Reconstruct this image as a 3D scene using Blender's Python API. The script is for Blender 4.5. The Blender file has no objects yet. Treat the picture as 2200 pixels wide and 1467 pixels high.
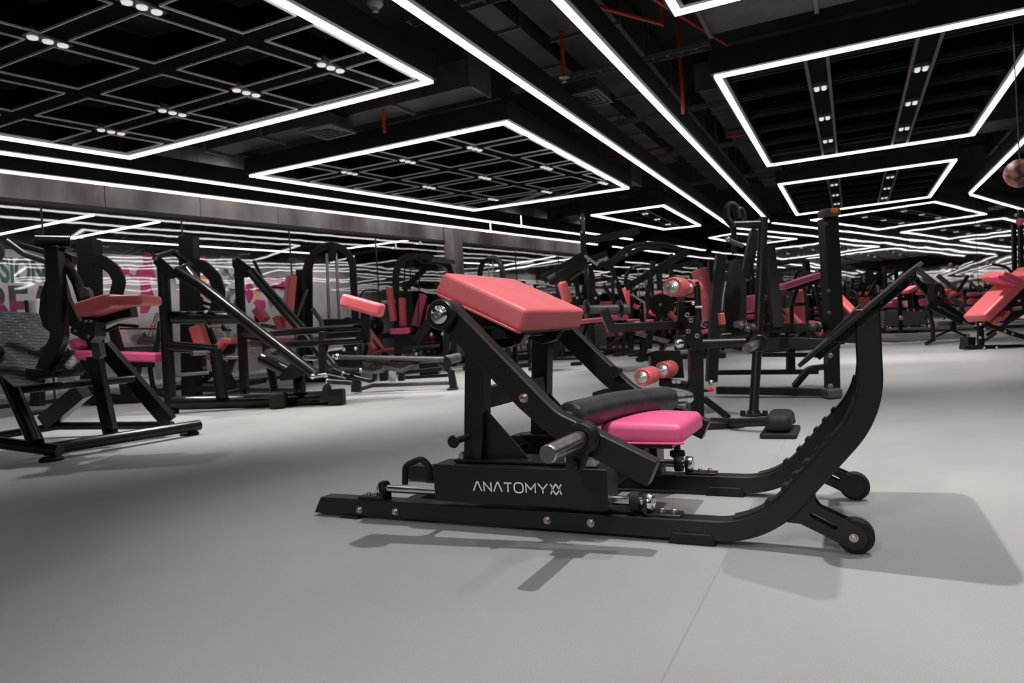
import bpy, bmesh, math, random
from mathutils import Vector, Matrix
random.seed(7)
S = bpy.context.scene
COL = S.collection
# ------------------------------------------------------------------ camera, world, exposure
F, H = 1500.0, 0.70                       # focal length in pixels of a 2200 px wide frame, eye height
ROLL, PITCH, AZ = math.radians(-3.62), math.radians(0.84), math.radians(26.05)
def _cam():
    cp, sp, cr, sr = math.cos(PITCH), math.sin(PITCH), math.cos(ROLL), math.sin(ROLL)
    B = Matrix(((1, 0, 0), (0, 0, -1), (0, 1, 0)))
    P = Matrix(((1, 0, 0), (0, cp, -sp), (0, sp, cp)))
    Z = Matrix(((cr, -sr, 0), (sr, cr, 0), (0, 0, 1)))
    Y = Matrix(((math.cos(AZ), math.sin(AZ), 0), (-math.sin(AZ), math.cos(AZ), 0), (0, 0, 1)))
    return Z @ P @ B @ Y
CM = _cam(); CT = CM.transposed(); CO = Vector((0, 0, H))
cam = bpy.data.cameras.new('camera'); camo = bpy.data.objects.new('camera', cam); COL.objects.link(camo)
cam.sensor_width = 36.0; cam.lens = 36.0 * F / 2200.0
cam.clip_start = 0.05; cam.clip_end = 200
rot = Matrix((CT.col[0], -CT.col[1], -CT.col[2])).transposed()
camo.matrix_world = Matrix.Translation(CO) @ rot.to_4x4()
cam.dof.use_dof = True; cam.dof.focus_distance = 2.55; cam.dof.aperture_fstop = 5.0
S.camera = camo
W = bpy.data.worlds.new('world'); S.world = W; W.use_nodes = True
W.node_tree.nodes['Background'].inputs[0].default_value = (0.9, 0.95, 1, 1)
W.node_tree.nodes['Background'].inputs[1].default_value = 0.008
S.view_settings.view_transform = 'Standard'; S.view_settings.look = 'None'
S.view_settings.exposure = 0.74; S.view_settings.gamma = 1.0
S.view_settings.use_curve_mapping = False
STRIP_E = 2.3; SPOT_W = 122.0
def lamp(name, loc, target, watts, size=0.04, angle=75, blend=0.45, color=(1, 0.97, 0.94), parent=None):
    l = bpy.data.lights.new(name, 'SPOT'); l.energy = watts; l.shadow_soft_size = size
    l.spot_size = math.radians(angle); l.spot_blend = blend; l.color = color
    o = bpy.data.objects.new(name, l); COL.objects.link(o)
    o.location = loc
    o.rotation_euler = (Vector(target) - Vector(loc)).to_track_quat('-Z', 'Y').to_euler()
    return o
# spots of the light frame right above the front machine, of the frames further away, and one added fill
lamp('spot_or_fill', (-0.36, 2.5, 3.36), (-0.3, 2.6, 0), SPOT_W * 1.55, 0.025, 90, 0.7)
lamp('spot_or_fill', (0.95, 3.2, 3.36), (0.95, 3.3, 0), SPOT_W * 1.2, 0.03, 85, 0.7)
lamp('spot_or_fill', (-0.2, 0.6, 3.36), (-0.2, 1.0, 0), SPOT_W * 0.12, 0.05, 85, 0.8)
lamp('spot_or_fill', (-1.0, -2.6, 3.36), (-0.9, 2.2, 0.3), SPOT_W * 1.7, 0.12, 42, 0.9)  # added fill from behind the viewer, brightens lettering and front faces
lamp('spot_or_fill', (0.86, 0.9, 3.36), (0.9, 1.2, 0), SPOT_W * 0.4, 0.05, 85, 0.8)
for x, y, k in ((0.3, 5.0, 1.2), (-0.2, 9.3, 1.4), (0.86, 9.5, 1.6), (0.86, 12.3, 1.6), (-0.2, 12.2, 1.4), (-5.69, 5.57, 1.5), (-4.52, 5.55, 1.7),
                (-6.05, 3.73, 1.1), (-7.96, 5.59, 1.6), (-3.6, 6.9, 1.2), (-6.05, 9.11, 1.7), (-4.88, 9.13, 1.7), (-5.68, 10.95, 1.3), (-4.5, 12.9, 1.3), (-0.2, 17, 1.2), (0.9, 18, 1.2), (-4.6, 18, 1.2), (5.5, 10, 1.6), (5.5, 15, 1.6)):
    lamp('spot_or_fill', (x, y, 3.36), (x, y, 0), SPOT_W * k, 0.05, 85, 0.6)

for k in range(7):  # added fill lamps without fixtures, brightening the concrete band of the left wall
    a = Vector((math.sin(math.radians(10.75)), math.cos(math.radians(10.75)), 0)) * (1.5 + 2.1 * k) + Vector((math.cos(math.radians(10.75)), -math.sin(math.radians(10.75)), 0)) * -11.95
    lamp('wall_fill', (a.x, a.y, 4.45), (a.x - .8, a.y + .15, 3.3), 19, .08, 130, .9)
# added fill lamps in the room behind the glass, brightening its printed wall
for k in range(6):
    x, y = -16.6 + .19 * (k * 2.9), 3.0 + k * 2.9
    lamp('studio_fill', (x, y, 3.9), (x - 1.6, y + .3, 1.4), 115, .08, 110, .9)

# ------------------------------------------------------------------ pixel -> place helpers (pixels of the 2200 x 1467 photograph)
def ray(x, y): return CT @ Vector(((x - 1100) / F, (y - 733.5) / F, 1.0))
def D(x, y, d): return CO + ray(x, y) * d                                   # at a distance along the view axis
def onz(x, y, z): r = ray(x, y); return CO + r * ((z - H) / r.z)
def onY(x, y, Y): r = ray(x, y); return CO + r * (Y / r.y)
def onP(x, y, p, n):
    r = ray(x, y); return CO + r * (((Vector(p) - CO).dot(n)) / r.dot(n))
WA = math.radians(10.75)
WN = Vector((math.cos(WA), -math.sin(WA), 0)); WM = Vector((math.sin(WA), math.cos(WA), 0))   # normal of / direction along the left glass wall
def onW(x, y, perp): return onP(x, y, WN * perp, WN)
def wp(perp, along, z): return WN * perp + WM * along + Vector((0, 0, z))
UP = Vector((0, 0, 1)); VIEW = (CT @ Vector((0, 0, 1))); VIEW.z = 0; VIEW.normalize(); SIDE = Vector((VIEW.y, -VIEW.x, 0))

# ------------------------------------------------------------------ materials
MATS = {}
def mat(name, color, rough=0.5, metal=0.0, coat=0.0, spec=0.5, emit=None):
    m = bpy.data.materials.new(name); m.use_nodes = True
    b = m.node_tree.nodes['Principled BSDF']
    b.inputs['Base Color'].default_value = (*color, 1); b.inputs['Roughness'].default_value = rough
    b.inputs['Metallic'].default_value = metal; b.inputs['Coat Weight'].default_value = coat
    b.inputs['Specular IOR Level'].default_value = spec
    if emit: b.inputs['Emission Color'].default_value = (*color, 1); b.inputs['Emission Strength'].default_value = emit
    MATS[name] = m; return m
def noise_mix(m, c1, c2, scale, detail=4, lo=0.35, hi=0.65, bump=0.0, stretch=(1, 1, 1), bscale=None, rough=None):
    nt = m.node_tree; b = nt.nodes['Principled BSDF']
    tc = nt.nodes.new('ShaderNodeTexCoord'); mp = nt.nodes.new('ShaderNodeMapping'); mp.inputs['Scale'].default_value = stretch
    nt.links.new(tc.outputs['Object'], mp.inputs[0])
    n = nt.nodes.new('ShaderNodeTexNoise'); n.inputs['Scale'].default_value = scale; n.inputs['Detail'].default_value = detail
    nt.links.new(mp.outputs[0], n.inputs['Vector'])
    r = nt.nodes.new('ShaderNodeValToRGB'); r.color_ramp.elements[0].position = lo; r.color_ramp.elements[1].position = hi
    r.color_ramp.elements[0].color = (*c1, 1); r.color_ramp.elements[1].color = (*c2, 1)
    nt.links.new(n.outputs['Fac'], r.inputs[0]); nt.links.new(r.outputs[0], b.inputs['Base Color'])
    if bump:
        n2 = nt.nodes.new('ShaderNodeTexNoise'); n2.inputs['Scale'].default_value = bscale or scale * 4; n2.inputs['Detail'].default_value = 2
        nt.links.new(tc.outputs['Object'], n2.inputs['Vector'])
        bp = nt.nodes.new('ShaderNodeBump'); bp.inputs['Strength'].default_value = bump; bp.inputs['Distance'].default_value = 0.004
        nt.links.new(n2.outputs['Fac'], bp.inputs['Height']); nt.links.new(bp.outputs[0], b.inputs['Normal'])
    return m
BLK = noise_mix(mat('black_powder_coat', (.011, .010, .010), .38, spec=.5), (.0042, .004, .004), (.006, .0057, .0057), 60, bump=.08, bscale=900)
GLS = noise_mix(mat('black_gloss_paint', (.009, .008, .008), .26, spec=.42), (.005, .0047, .0047), (.007, .0065, .0065), 30)
RUB = noise_mix(mat('black_rubber', (.016, .015, .015), .65, spec=.3), (.010, .0095, .0095), (.015, .014, .014), 40, bump=.1)
DPL = noise_mix(mat('dark_painted_plate', (.03, .033, .036), .36, .5), (.05, .056, .06), (.085, .092, .098), 8)
GRY = noise_mix(mat('grey_plastic', (.09, .085, .083), .4), (.08, .076, .074), (.11, .105, .10), 20)
LGR = noise_mix(mat('light_grey_vinyl', (.55, .52, .50), .5), (.5, .47, .45), (.6, .57, .55), 20)
BRU = noise_mix(mat('brushed_chrome', (.8, .79, .78), .34, 1.0), (.76, .75, .74), (.84, .83, .82), 20)
CHR = noise_mix(mat('chrome', (.75, .74, .73), .17, 1.0), (.7, .69, .68), (.8, .79, .78), 20)
STL = noise_mix(mat('worn_steel', (.5, .47, .45), .28, 1.0), (.36, .33, .32), (.6, .57, .55), 35, stretch=(1, 1, 1))
BRS = noise_mix(mat('bolt_steel', (.55, .47, .43), .3, 1.0), (.5, .42, .38), (.6, .52, .48), 50)
COR = noise_mix(mat('coral_vinyl', (.75, .13, .155), .44, spec=.85), (.72, .118, .138), (.78, .13, .155), 6, bump=.12, bscale=700)
PNK = noise_mix(mat('pink_vinyl', (.72, .06, .21), .46, spec=.85), (.70, .075, .22), (.77, .085, .25), 6, bump=.12, bscale=700)
ORG = mat('orange_plastic', (.9, .22, .03), .4)
REDP = mat('red_plastic', (.8, .03, .02), .35)
LEA = noise_mix(mat('black_leather', (.018, .018, .019), .36), (.014, .014, .015), (.03, .03, .032), 14, bump=.35, bscale=40)
WHT = mat('white_print', (.88, .87, .86), .5)
PIPE = mat('orange_sprinkler_pipe', (.42, .05, .018), .45)
CEIL = noise_mix(mat('black_soffit', (.010, .010, .010), .8), (.007, .007, .007), (.014, .0135, .013), 2)
DUCT = noise_mix(mat('dark_duct_metal', (.05, .047, .045), .5, .2), (.035, .033, .032), (.075, .07, .067), 3, bump=.3, bscale=5)
FAS = noise_mix(mat('black_fascia', (.010, .010, .010), .6, spec=.3), (.009, .009, .009), (.012, .012, .012), 5)
TRM = noise_mix(mat('pale_ceiling_trim', (.8, .74, .72), .45), (.72, .66, .64), (.85, .8, .78), 8)
BEM = noise_mix(mat('black_beam', (.004, .004, .004), .8, spec=.08), (.003, .003, .003), (.005, .005, .005), 5)
DRK = noise_mix(mat('dark_wall_paint', (.035, .034, .034), .6), (.028, .027, .027), (.042, .041, .04), 3)
LED = mat('strip_light', (1, 1, 1), .5, emit=STRIP_E)
LEN = mat('spot_lens', (1, .98, .95), .3, emit=.32)
# concrete
CON = mat('concrete', (.22, .2, .19), .75)
noise_mix(CON, (.15, .125, .12), (.50, .47, .455), 1.3, 8, .35, .68, bump=.3, bscale=18, stretch=(1.0, 1.0, .35))
GPN = noise_mix(mat('grey_wall_panel', (.26, .245, .235), .6), (.22, .205, .196), (.29, .272, .262), 2.5, bump=.1)
# floor: grey vinyl with fine speckle and cloudy variation
FLR = mat('grey_gym_floor', (.33, .32, .31), .42, spec=.4)
JX = -onz(1500, 1310, 0).x + 40
def _floor():
    nt = FLR.node_tree; b = nt.nodes['Principled BSDF']; tc = nt.nodes.new('ShaderNodeTexCoord')
    def nz(sc, det): 
        n = nt.nodes.new('ShaderNodeTexNoise'); n.inputs['Scale'].default_value = sc; n.inputs['Detail'].default_value = det
        nt.links.new(tc.outputs['Object'], n.inputs['Vector']); return n
    def ramp(src, a, bb, lo, hi):
        r = nt.nodes.new('ShaderNodeValToRGB'); e = r.color_ramp.elements
        e[0].position = lo; e[1].position = hi; e[0].color = (*a, 1); e[1].color = (*bb, 1); nt.links.new(src, r.inputs[0]); return r
    r1 = ramp(nz(.9, 6).outputs['Fac'], (.290, .284, .280), (.350, .344, .340), .3, .7)
    r2 = ramp(nz(420, 2).outputs['Fac'], (.84, .84, .84), (1.12, 1.12, 1.12), .35, .65)
    mx = nt.nodes.new('ShaderNodeMixRGB'); mx.blend_type = 'MULTIPLY'; mx.inputs[0].default_value = 1
    nt.links.new(r1.outputs[0], mx.inputs[1]); nt.links.new(r2.outputs[0], mx.inputs[2])
    # thin joints between the floor sheets, running away from the viewer
    sx = nt.nodes.new('ShaderNodeSeparateXYZ'); nt.links.new(tc.outputs['Object'], sx.inputs[0])
    def mth(op, a, v):
        n = nt.nodes.new('ShaderNodeMath'); n.operation = op; nt.links.new(a, n.inputs[0]); n.inputs[1].default_value = v; return n.outputs[0]
    j = mth('LESS_THAN', mth('PINGPONG', mth('ADD', sx.outputs[0], JX), 1.0), .0022)
    m2 = nt.nodes.new('ShaderNodeMixRGB'); m2.blend_type = 'MULTIPLY'; m2.inputs[2].default_value = (.84, .82, .81, 1)
    nt.links.new(j, m2.inputs[0]); nt.links.new(mx.outputs[0], m2.inputs[1]); nt.links.new(m2.outputs[0], b.inputs['Base Color'])
    r3 = ramp(nz(1.7, 5).outputs['Fac'], (.42, .42, .42), (.56, .56, .56), .3, .7); nt.links.new(r3.outputs[0], b.inputs['Roughness'])
    bp = nt.nodes.new('ShaderNodeBump'); bp.inputs['Strength'].default_value = .12; bp.inputs['Distance'].default_value = .002
    nt.links.new(nz(500, 2).outputs['Fac'], bp.inputs['Height']); nt.links.new(bp.outputs[0], b.inputs['Normal'])
_floor()
def mirror_mat(name, wav, glass=0.0, tint=(.62, .60, .59)):
    m = bpy.data.materials.new(name); m.use_nodes = True; nt = m.node_tree; nt.nodes.clear()
    out = nt.nodes.new('ShaderNodeOutputMaterial'); g = nt.nodes.new('ShaderNodeBsdfGlossy')
    g.inputs['Roughness'].default_value = .02; g.inputs['Color'].default_value = (*tint, 1)
    tc = nt.nodes.new('ShaderNodeTexCoord'); n = nt.nodes.new('ShaderNodeTexNoise'); n.inputs['Scale'].default_value = 1.3; n.inputs['Detail'].default_value = 2
    nt.links.new(tc.outputs['Object'], n.inputs['Vector'])
    bp = nt.nodes.new('ShaderNodeBump'); bp.inputs['Strength'].default_value = wav; bp.inputs['Distance'].default_value = .02
    nt.links.new(n.outputs['Fac'], bp.inputs['Height']); nt.links.new(bp.outputs[0], g.inputs['Normal'])
    if glass:
        t = nt.nodes.new('ShaderNodeBsdfTransparent'); mx = nt.nodes.new('ShaderNodeMixShader'); mx.inputs[0].default_value = glass
        nt.links.new(t.outputs[0], mx.inputs[1]); nt.links.new(g.outputs[0], mx.inputs[2]); nt.links.new(mx.outputs[0], out.inputs[0])
    else: nt.links.new(g.outputs[0], out.inputs[0])
    return m
MIR = mirror_mat('wall_mirror', .06, 0, (.68, .66, .65))
GLA = mirror_mat('reflective_glass', .10, .15, (.7, .68, .67))
# expanded metal mesh: dark diamonds with see-through holes
MSH = bpy.data.materials.new('expanded_metal_mesh'); MSH.use_nodes = True
def _mesh():
    nt = MSH.node_tree; b = nt.nodes['Principled BSDF']; b.inputs['Base Color'].default_value = (.07, .066, .064, 1); b.inputs['Roughness'].default_value = .5
    out = nt.nodes['Material Output']; tc = nt.nodes.new('ShaderNodeTexCoord'); sep = nt.nodes.new('ShaderNodeSeparateXYZ'); nt.links.new(tc.outputs['Object'], sep.inputs[0])
    def mth(op, a, b2=None):
        n = nt.nodes.new('ShaderNodeMath'); n.operation = op
        for i, v in enumerate((a, b2)):
            if v is None: continue
            if isinstance(v, (int, float)): n.inputs[i].default_value = v
            else: nt.links.new(v, n.inputs[i])
        return n.outputs[0]
    u = mth('MULTIPLY', sep.outputs[0], 14.0); v = mth('MULTIPLY', sep.outputs[1], 30.0)
    a = mth('PINGPONG', mth('ADD', u, v), .5); c = mth('PINGPONG', mth('SUBTRACT', u, v), .5)
    h = mth('LESS_THAN', mth('MINIMUM', a, c), .13)
    t = nt.nodes.new('ShaderNodeBsdfTransparent'); mx = nt.nodes.new('ShaderNodeMixShader')
    nt.links.new(h, mx.inputs[0]); nt.links.new(t.outputs[0], mx.inputs[1]); nt.links.new(b.outputs[0], mx.inputs[2]); nt.links.new(mx.outputs[0], out.inputs[0])
_mesh()

# ------------------------------------------------------------------ mesh building
class MB:
    def __init__(s): s.v = []; s.f = []
    def add(s, vs, fs):
        o = len(s.v); s.v += [Vector(p) for p in vs]; s.f += [[i + o for i in f] for f in fs]; return s
    def box(s, c, sx, sy, sz, R=None):
        c = Vector(c); R = R or Matrix.Identity(3); vs = []
        for x in (-.5, .5):
            for y in (-.5, .5):
                for z in (-.5, .5): vs.append(c + R @ Vector((x * sx, y * sy, z * sz)))
        return s.add(vs, [(0, 1, 3, 2), (4, 6, 7, 5), (0, 4, 5, 1), (2, 3, 7, 6), (0, 2, 6, 4), (1, 5, 7, 3)])
    def prism(s, poly, vec):
        n = len(poly); poly = [Vector(p) for p in poly]; vec = Vector(vec)
        nn = Vector((0, 0, 0))
        for i in range(n): nn += poly[i].cross(poly[(i + 1) % n])
        if nn.dot(vec) < 0: poly = poly[::-1]
        return s.add(poly + [p + vec for p in poly], [list(range(n))[::-1], list(range(n, 2 * n))] + [(i, (i + 1) % n, n + (i + 1) % n, n + i) for i in range(n)])
    def sweep(s, pts, sec, nrm=None, closed=False, cap=True):
        """sec: list of (a,b) in the frame (normal n, binormal)"""
        pts = [Vector(p) for p in pts]; n = len(pts); rings = []; m = len(sec)
        seg = [(pts[(i + 1) % n] - pts[i]).normalized() for i in range(n if closed else n - 1)]
        prev = None
        for i in range(n):
            a = seg[i - 1] if (i > 0 or closed) else seg[0]; b = seg[i % len(seg)] if (i < n - 1 or closed) else seg[-1]
            t = (a + b); t = t.normalized() if t.length > 1e-6 else b
            if nrm is not None: nv = Vector(nrm)
            elif prev is not None: nv = prev
            else: nv = t.cross(UP) if abs(t.z) < .98 else t.cross(Vector((VIEW.x, VIEW.y, 0)))
            nv = (nv - t * nv.dot(t)).normalized(); prev = nv
            bv = nv.cross(t); k = 1.0 / max(.35, math.sqrt(max(0, (1 + a.dot(b)) / 2)))
            bend = (b - a); 
            ring = []
            for (u, w) in sec:
                off = nv * u + bv * w
                if bend.length > 1e-5:
                    bd = bend.normalized(); off = off + bd * (off.dot(bd)) * (k - 1)
                ring.append(pts[i] + off)
            rings.append(ring)
        vs = [p for r in rings for p in r]; fs = []
        for i in range(n if closed else n - 1):
            j = (i + 1) % n
            for q in range(m): r = (q + 1) % m; fs.append((i * m + q, i * m + r, j * m + r, j * m + q))
        if not closed and cap: fs += [list(range(m))[::-1], [(n - 1) * m + q for q in range(m)]]
        return s.add(vs, fs)
    def bar(s, pts, w, h, nrm=None, r=0.0):
        if r: pts = fillet(pts, r)
        return s.sweep(pts, [(-w / 2, -h / 2), (w / 2, -h / 2), (w / 2, h / 2), (-w / 2, h / 2)], nrm)
    def tube(s, pts, r, fr=0.0, n=14, flat=1.0, nrm=None):
        if fr: pts = fillet(pts, fr)
        return s.sweep(pts, [(r * flat * math.cos(2 * math.pi * i / n), r * math.sin(2 * math.pi * i / n)) for i in range(n)], nrm)
    def lathe(s, c, ax, prof, n=24):
        """prof: (radius, distance along ax)"""
        c = Vector(c); ax = Vector(ax).normalized(); u = ax.orthogonal().normalized(); w = ax.cross(u); vs = []; fs = []
        for (r, d) in prof:
            for i in range(n): a = 2 * math.pi * i / n; vs.append(c + ax * d + (u * math.cos(a) + w * math.sin(a)) * max(r, 1e-5))
        for k in range(len(prof) - 1):
            for i in range(n): j = (i + 1) % n; fs.append((k * n + i, k * n + j, (k + 1) * n + j, (k + 1) * n + i))
        fs += [list(range(n))[::-1], [(len(prof) - 1) * n + i for i in range(n)]]
        return s.add(vs, fs)
    def cyl(s, p, q, r, n=18): p = Vector(p); q = Vector(q); return s.lathe(p, q - p, [(r, 0), (r, (q - p).length)], n)
    def dome(s, c, ax, r, d, n=24): return s.lathe(c, ax, [(r, 0), (r * .97, d * .35), (r * .82, d * .68), (r * .5, d * .9), (r * .12, d)], n)
    def ball(s, c, r, n=14): return s.lathe(c, UP, [(r * math.sin(math.pi * k / 8), -r * math.cos(math.pi * k / 8)) for k in range(9)], n)
    def pad(s, c, ex, ey, ez, r, k=5, warp=None):
        """rounded block: half axes ex, ey, ez (vectors), corner radius r"""
        c = Vector(c); E = [Vector(ex), Vector(ey), Vector(ez)]; L = [e.length for e in E]; U = [e / l for e, l in zip(E, L)]
        r = min(r, min(L) * .98); m = 10
        for a in range(3):
            b, d = (a + 1) % 3, (a + 2) % 3
            def grid(l):
                t = [-l + r * (1 - math.cos(math.pi / 2 * i / k)) if False else -l + r * (i / k) for i in range(k)]
                mid = [-(l - r) + 2 * (l - r) * i / m for i in range(m + 1)]
                return t + mid + [-x for x in t[::-1]]
            gb, gd = grid(L[b]), grid(L[d]); nb, nd = len(gb), len(gd)
            for sg in (-1, 1):
                vs = []
                for x in gb:
                    for y in gd:
                        p = [0, 0, 0]; p[a] = sg * L[a]; p[b] = x; p[d] = y
                        q = [max(-(L[i] - r), min(L[i] - r, p[i])) for i in range(3)]
                        dv = Vector([p[i] - q[i] for i in range(3)])
                        if dv.length > 1e-9: dv = dv.normalized() * r
                        w = [q[i] + dv[i] for i in range(3)]
                        if warp: w = warp(w, L)
                        vs.append(c + U[0] * w[0] + U[1] * w[1] + U[2] * w[2])
                fs = []
                for i in range(nb - 1):
                    for j in range(nd - 1):
                        f = (i * nd + j, (i + 1) * nd + j, (i + 1) * nd + j + 1, i * nd + j + 1)
                        fs.append(f if sg > 0 else f[::-1])
                s.add(vs, fs)
        s.weld = True
        return s
    def obj(s, name, m, parent=None, bevel=0.0, smooth=35, label=None):
        org = Vector(parent['_o']) if parent is not None and '_o' in parent else Vector((0, 0, 0))
        me = bpy.data.meshes.new(name); me.from_pydata([tuple(p - org) for p in s.v], [], [tuple(f) for f in s.f])
        bm = bmesh.new(); bm.from_mesh(me)
        if getattr(s, 'weld', False): bmesh.ops.remove_doubles(bm, verts=bm.verts, dist=1e-5)
        bmesh.ops.recalc_face_normals(bm, faces=bm.faces); bm.to_mesh(me); bm.free()
        me.materials.append(m)
        for p in me.polygons: p.use_smooth = True
        me.set_sharp_from_angle(angle=math.radians(smooth))
        o = bpy.data.objects.new(name, me); COL.objects.link(o)
        if parent is not None: o.parent = parent; o['_o'] = tuple(org)
        if bevel:
            b = o.modifiers.new('bevel', 'BEVEL'); b.width = bevel; b.segments = 2; b.limit_method = 'ANGLE'; b.angle_limit = math.radians(40)
        if label: o['label'] = label
        return o
def fillet(pts, r, n=7):
    pts = [Vector(p) for p in pts]; out = [pts[0]]
    for i in range(1, len(pts) - 1):
        a, b = (pts[i - 1] - pts[i]), (pts[i + 1] - pts[i]); la, lb = a.length, b.length; a.normalize(); b.normalize()
        ang = a.angle(b); t = min(r / math.tan(ang / 2), la * .49, lb * .49); rr = t * math.tan(ang / 2)
        if math.pi - ang < .03: out.append(pts[i]); continue
        p0, p1 = pts[i] + a * t, pts[i] + b * t; cc = pts[i] + (a + b).normalized() * (rr / math.sin(ang / 2))
        v0, v1 = p0 - cc, p1 - cc; th = v0.angle(v1)
        for k in range(n + 1):
            f = k / n; out.append(cc + (v0 * math.sin((1 - f) * th) + v1 * math.sin(f * th)) / math.sin(th))
    out.append(pts[-1]); return out
def thing(name, label, cat, loc=(0, 0, 0), group=None):
    o = bpy.data.objects.new(name, None); COL.objects.link(o); o.location = loc; o.empty_display_size = .1
    o['_o'] = tuple(loc); o['label'] = label; o['category'] = cat
    if group: o['group'] = group
    return o
def tag(o, label, cat, group=None):
    o['label'] = label; o['category'] = cat
    if group: o['group'] = group
    return o
def struct(o): o['kind'] = 'structure'; return o
def base(*p):
    q = Vector(p); q.z = 0; return q
def bolt(root, p, ax, r=.011, m=None):
    ax = Vector(ax).normalized(); mb = MB(); p = Vector(p)
    mb.lathe(p, ax, [(r * 1.45, 0), (r * 1.45, r * .35), (r, r * .36), (r, r * 1.3), (r * .8, r * 1.45), (r * .5, r * 1.45), (r * .45, r * .9)], 18)
    return mb.obj('bolt', m or BRS, root)
def strokes(mb, paths, place, w, depth):
    """flat lettering: polylines in letter space, place(u,v)->point, depth vector"""
    for pl in paths:
        closed = pl[0] == pl[-1]; p = [Vector((a, b)) for a, b in (pl[:-1] if closed else pl)]; n = len(p); L = []; R = []
        for i in range(n):
            a = (p[i] - p[i - 1]).normalized() if (i > 0 or closed) else (p[1] - p[0]).normalized()
            b = (p[(i + 1) % n] - p[i]).normalized() if (i < n - 1 or closed) else (p[-1] - p[-2]).normalized()
            t = (a + b).normalized(); nv = Vector((-t.y, t.x)); k = min(1 / max(.3, nv.dot(Vector((-a.y, a.x)))), 2.2)
            L.append(p[i] + nv * w / 2 * k); R.append(p[i] - nv * w / 2 * k)
        for i in range(n if closed else n - 1):
            j = (i + 1) % n
            mb.prism([place(*L[i]), place(*L[j]), place(*R[j]), place(*R[i])], depth)
def octo(x0, x1, y0, y1, r):
    out = []
    for cx, cy, a0 in ((x1 - r, y1 - r, 0), (x0 + r, y1 - r, 90), (x0 + r, y0 + r, 180), (x1 - r, y0 + r, 270)):
        for k in range(4): a = math.radians(a0 + 30 * k); out.append((cx + r * math.cos(a), cy + r * math.sin(a)))
    return out + [out[0]]
WORD = [[(0, 0), (.42, .94), (.50, 1), (.58, .94), (1, 0)], [(1.3, 0), (1.3, .95), (2.15, .05), (2.15, 1)], [(2.45, 0), (2.87, .94), (2.95, 1), (3.03, .94), (3.45, 0)],
        [(3.7, .95), (4.6, .95)], [(4.15, .95), (4.15, 0)], octo(4.9, 5.9, 0, 1, .34), [(6.25, 0), (6.25, .95), (6.78, .35), (7.3, .95), (7.3, 0)],
        [(7.6, 1), (8.15, .42), (8.7, 1)], [(8.15, .42), (8.15, 0)]]
LOGO = [[(9.0, -.06), (9.42, .78), (9.6, .98), (9.78, .78), (10.2, -.06)][::1], [(9.15, .55), (9.42, .12), (9.6, -.06), (9.78, .12), (10.05, .55)], [(9.0, 1.0), (9.2, .66)], [(10.2, 1.0), (10.0, .66)]]
def wordmark(root, o, ux, uy, h, dv, m=None, w=.145):
    """the maker's word and sign, white on metal"""
    o = Vector(o); ux = Vector(ux).normalized() * h; uy = Vector(uy).normalized() * h; mb = MB()
    strokes(mb, WORD + LOGO, lambda a, b: o + ux * a + uy * b, w, dv)
    return mb.obj('lettering', m or WHT, root, label='white lettering ANATOMY with a looped sign')

# ------------------------------------------------------------------ the setting
fl = MB().box((-3, 6, -.05), 44, 50, .1).obj('floor', FLR); struct(fl)
ce = MB().box((-3, 6, 4.72), 44, 50, .1).obj('ceiling', CEIL); struct(ce)
CORNER = 14.8                                            # where the left glass wall meets the first mirror wall
GP = -12.9                                               # the glass wall; the room behind it ends at -19
def wbox(mb, p0, p1, a0, a1, z0, z1):
    c = wp((p0 + p1) / 2, (a0 + a1) / 2, (z0 + z1) / 2)
    return mb.box(c, abs(p1 - p0), abs(a1 - a0), z1 - z0, Matrix((WN, WM, UP)).transposed())
hd = MB()
for k in range(14): wbox(hd, GP - .3, GP, -10.1 + k * 1.75 + .006, -10.1 + (k + 1) * 1.75 - .006, 3.29, 4.68)
hd.obj('wall_left', CON)['kind'] = 'structure'
pl_ = MB(); wbox(pl_, GP - .3, GP + .02, 14.43, CORNER, 0, 4.68); struct(pl_.obj('trim_1', CON))
sl = MB(); wbox(sl, GP - .12, GP + .02, -9.1, 14.43, 0, .06); wbox(sl, GP - .14, GP + .03, -9.1, 14.43, 3.24, 3.31); struct(sl.obj('trim_2', DRK))
wg = struct(thing('window_1', '', '')); del wg['label'], wg['category']
seams = [-9.1, -6.6, -4.2, -1.8, .6, 2.9, 4.65, 7.0, 9.4, 11.9, 14.43]
for a, b in zip(seams[:-1], seams[1:]):
    g = MB(); wbox(g, GP - .012, GP, a + .012, b - .012, .06, 3.24); g.obj('pane', GLA, wg)
fr = MB()
for a in seams[1:-1]: wbox(fr, GP - .02, GP + .008, a - .012, a + .012, .06, 3.24)
fr.obj('window_frame', DRK, wg)
# wall of the room behind the glass: grey panels below, printed mural above
bw = MB(); wbox(bw, -19.3, -19.0, -12, 22, 0, 4.68); struct(bw.obj('wall_back', DRK))
gp = MB()
for k in range(16): wbox(gp, -19.0, -18.95, -7 + k * 1.7 + .006, -7 + (k + 1) * 1.7 - .006, 0, .80)
struct(gp.obj('baseboard_back', GPN))
lg = MB(); wbox(lg, -19.0, -18.9, -7, 22, .80, .92); struct(lg.obj('trim_3', DRK))
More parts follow.
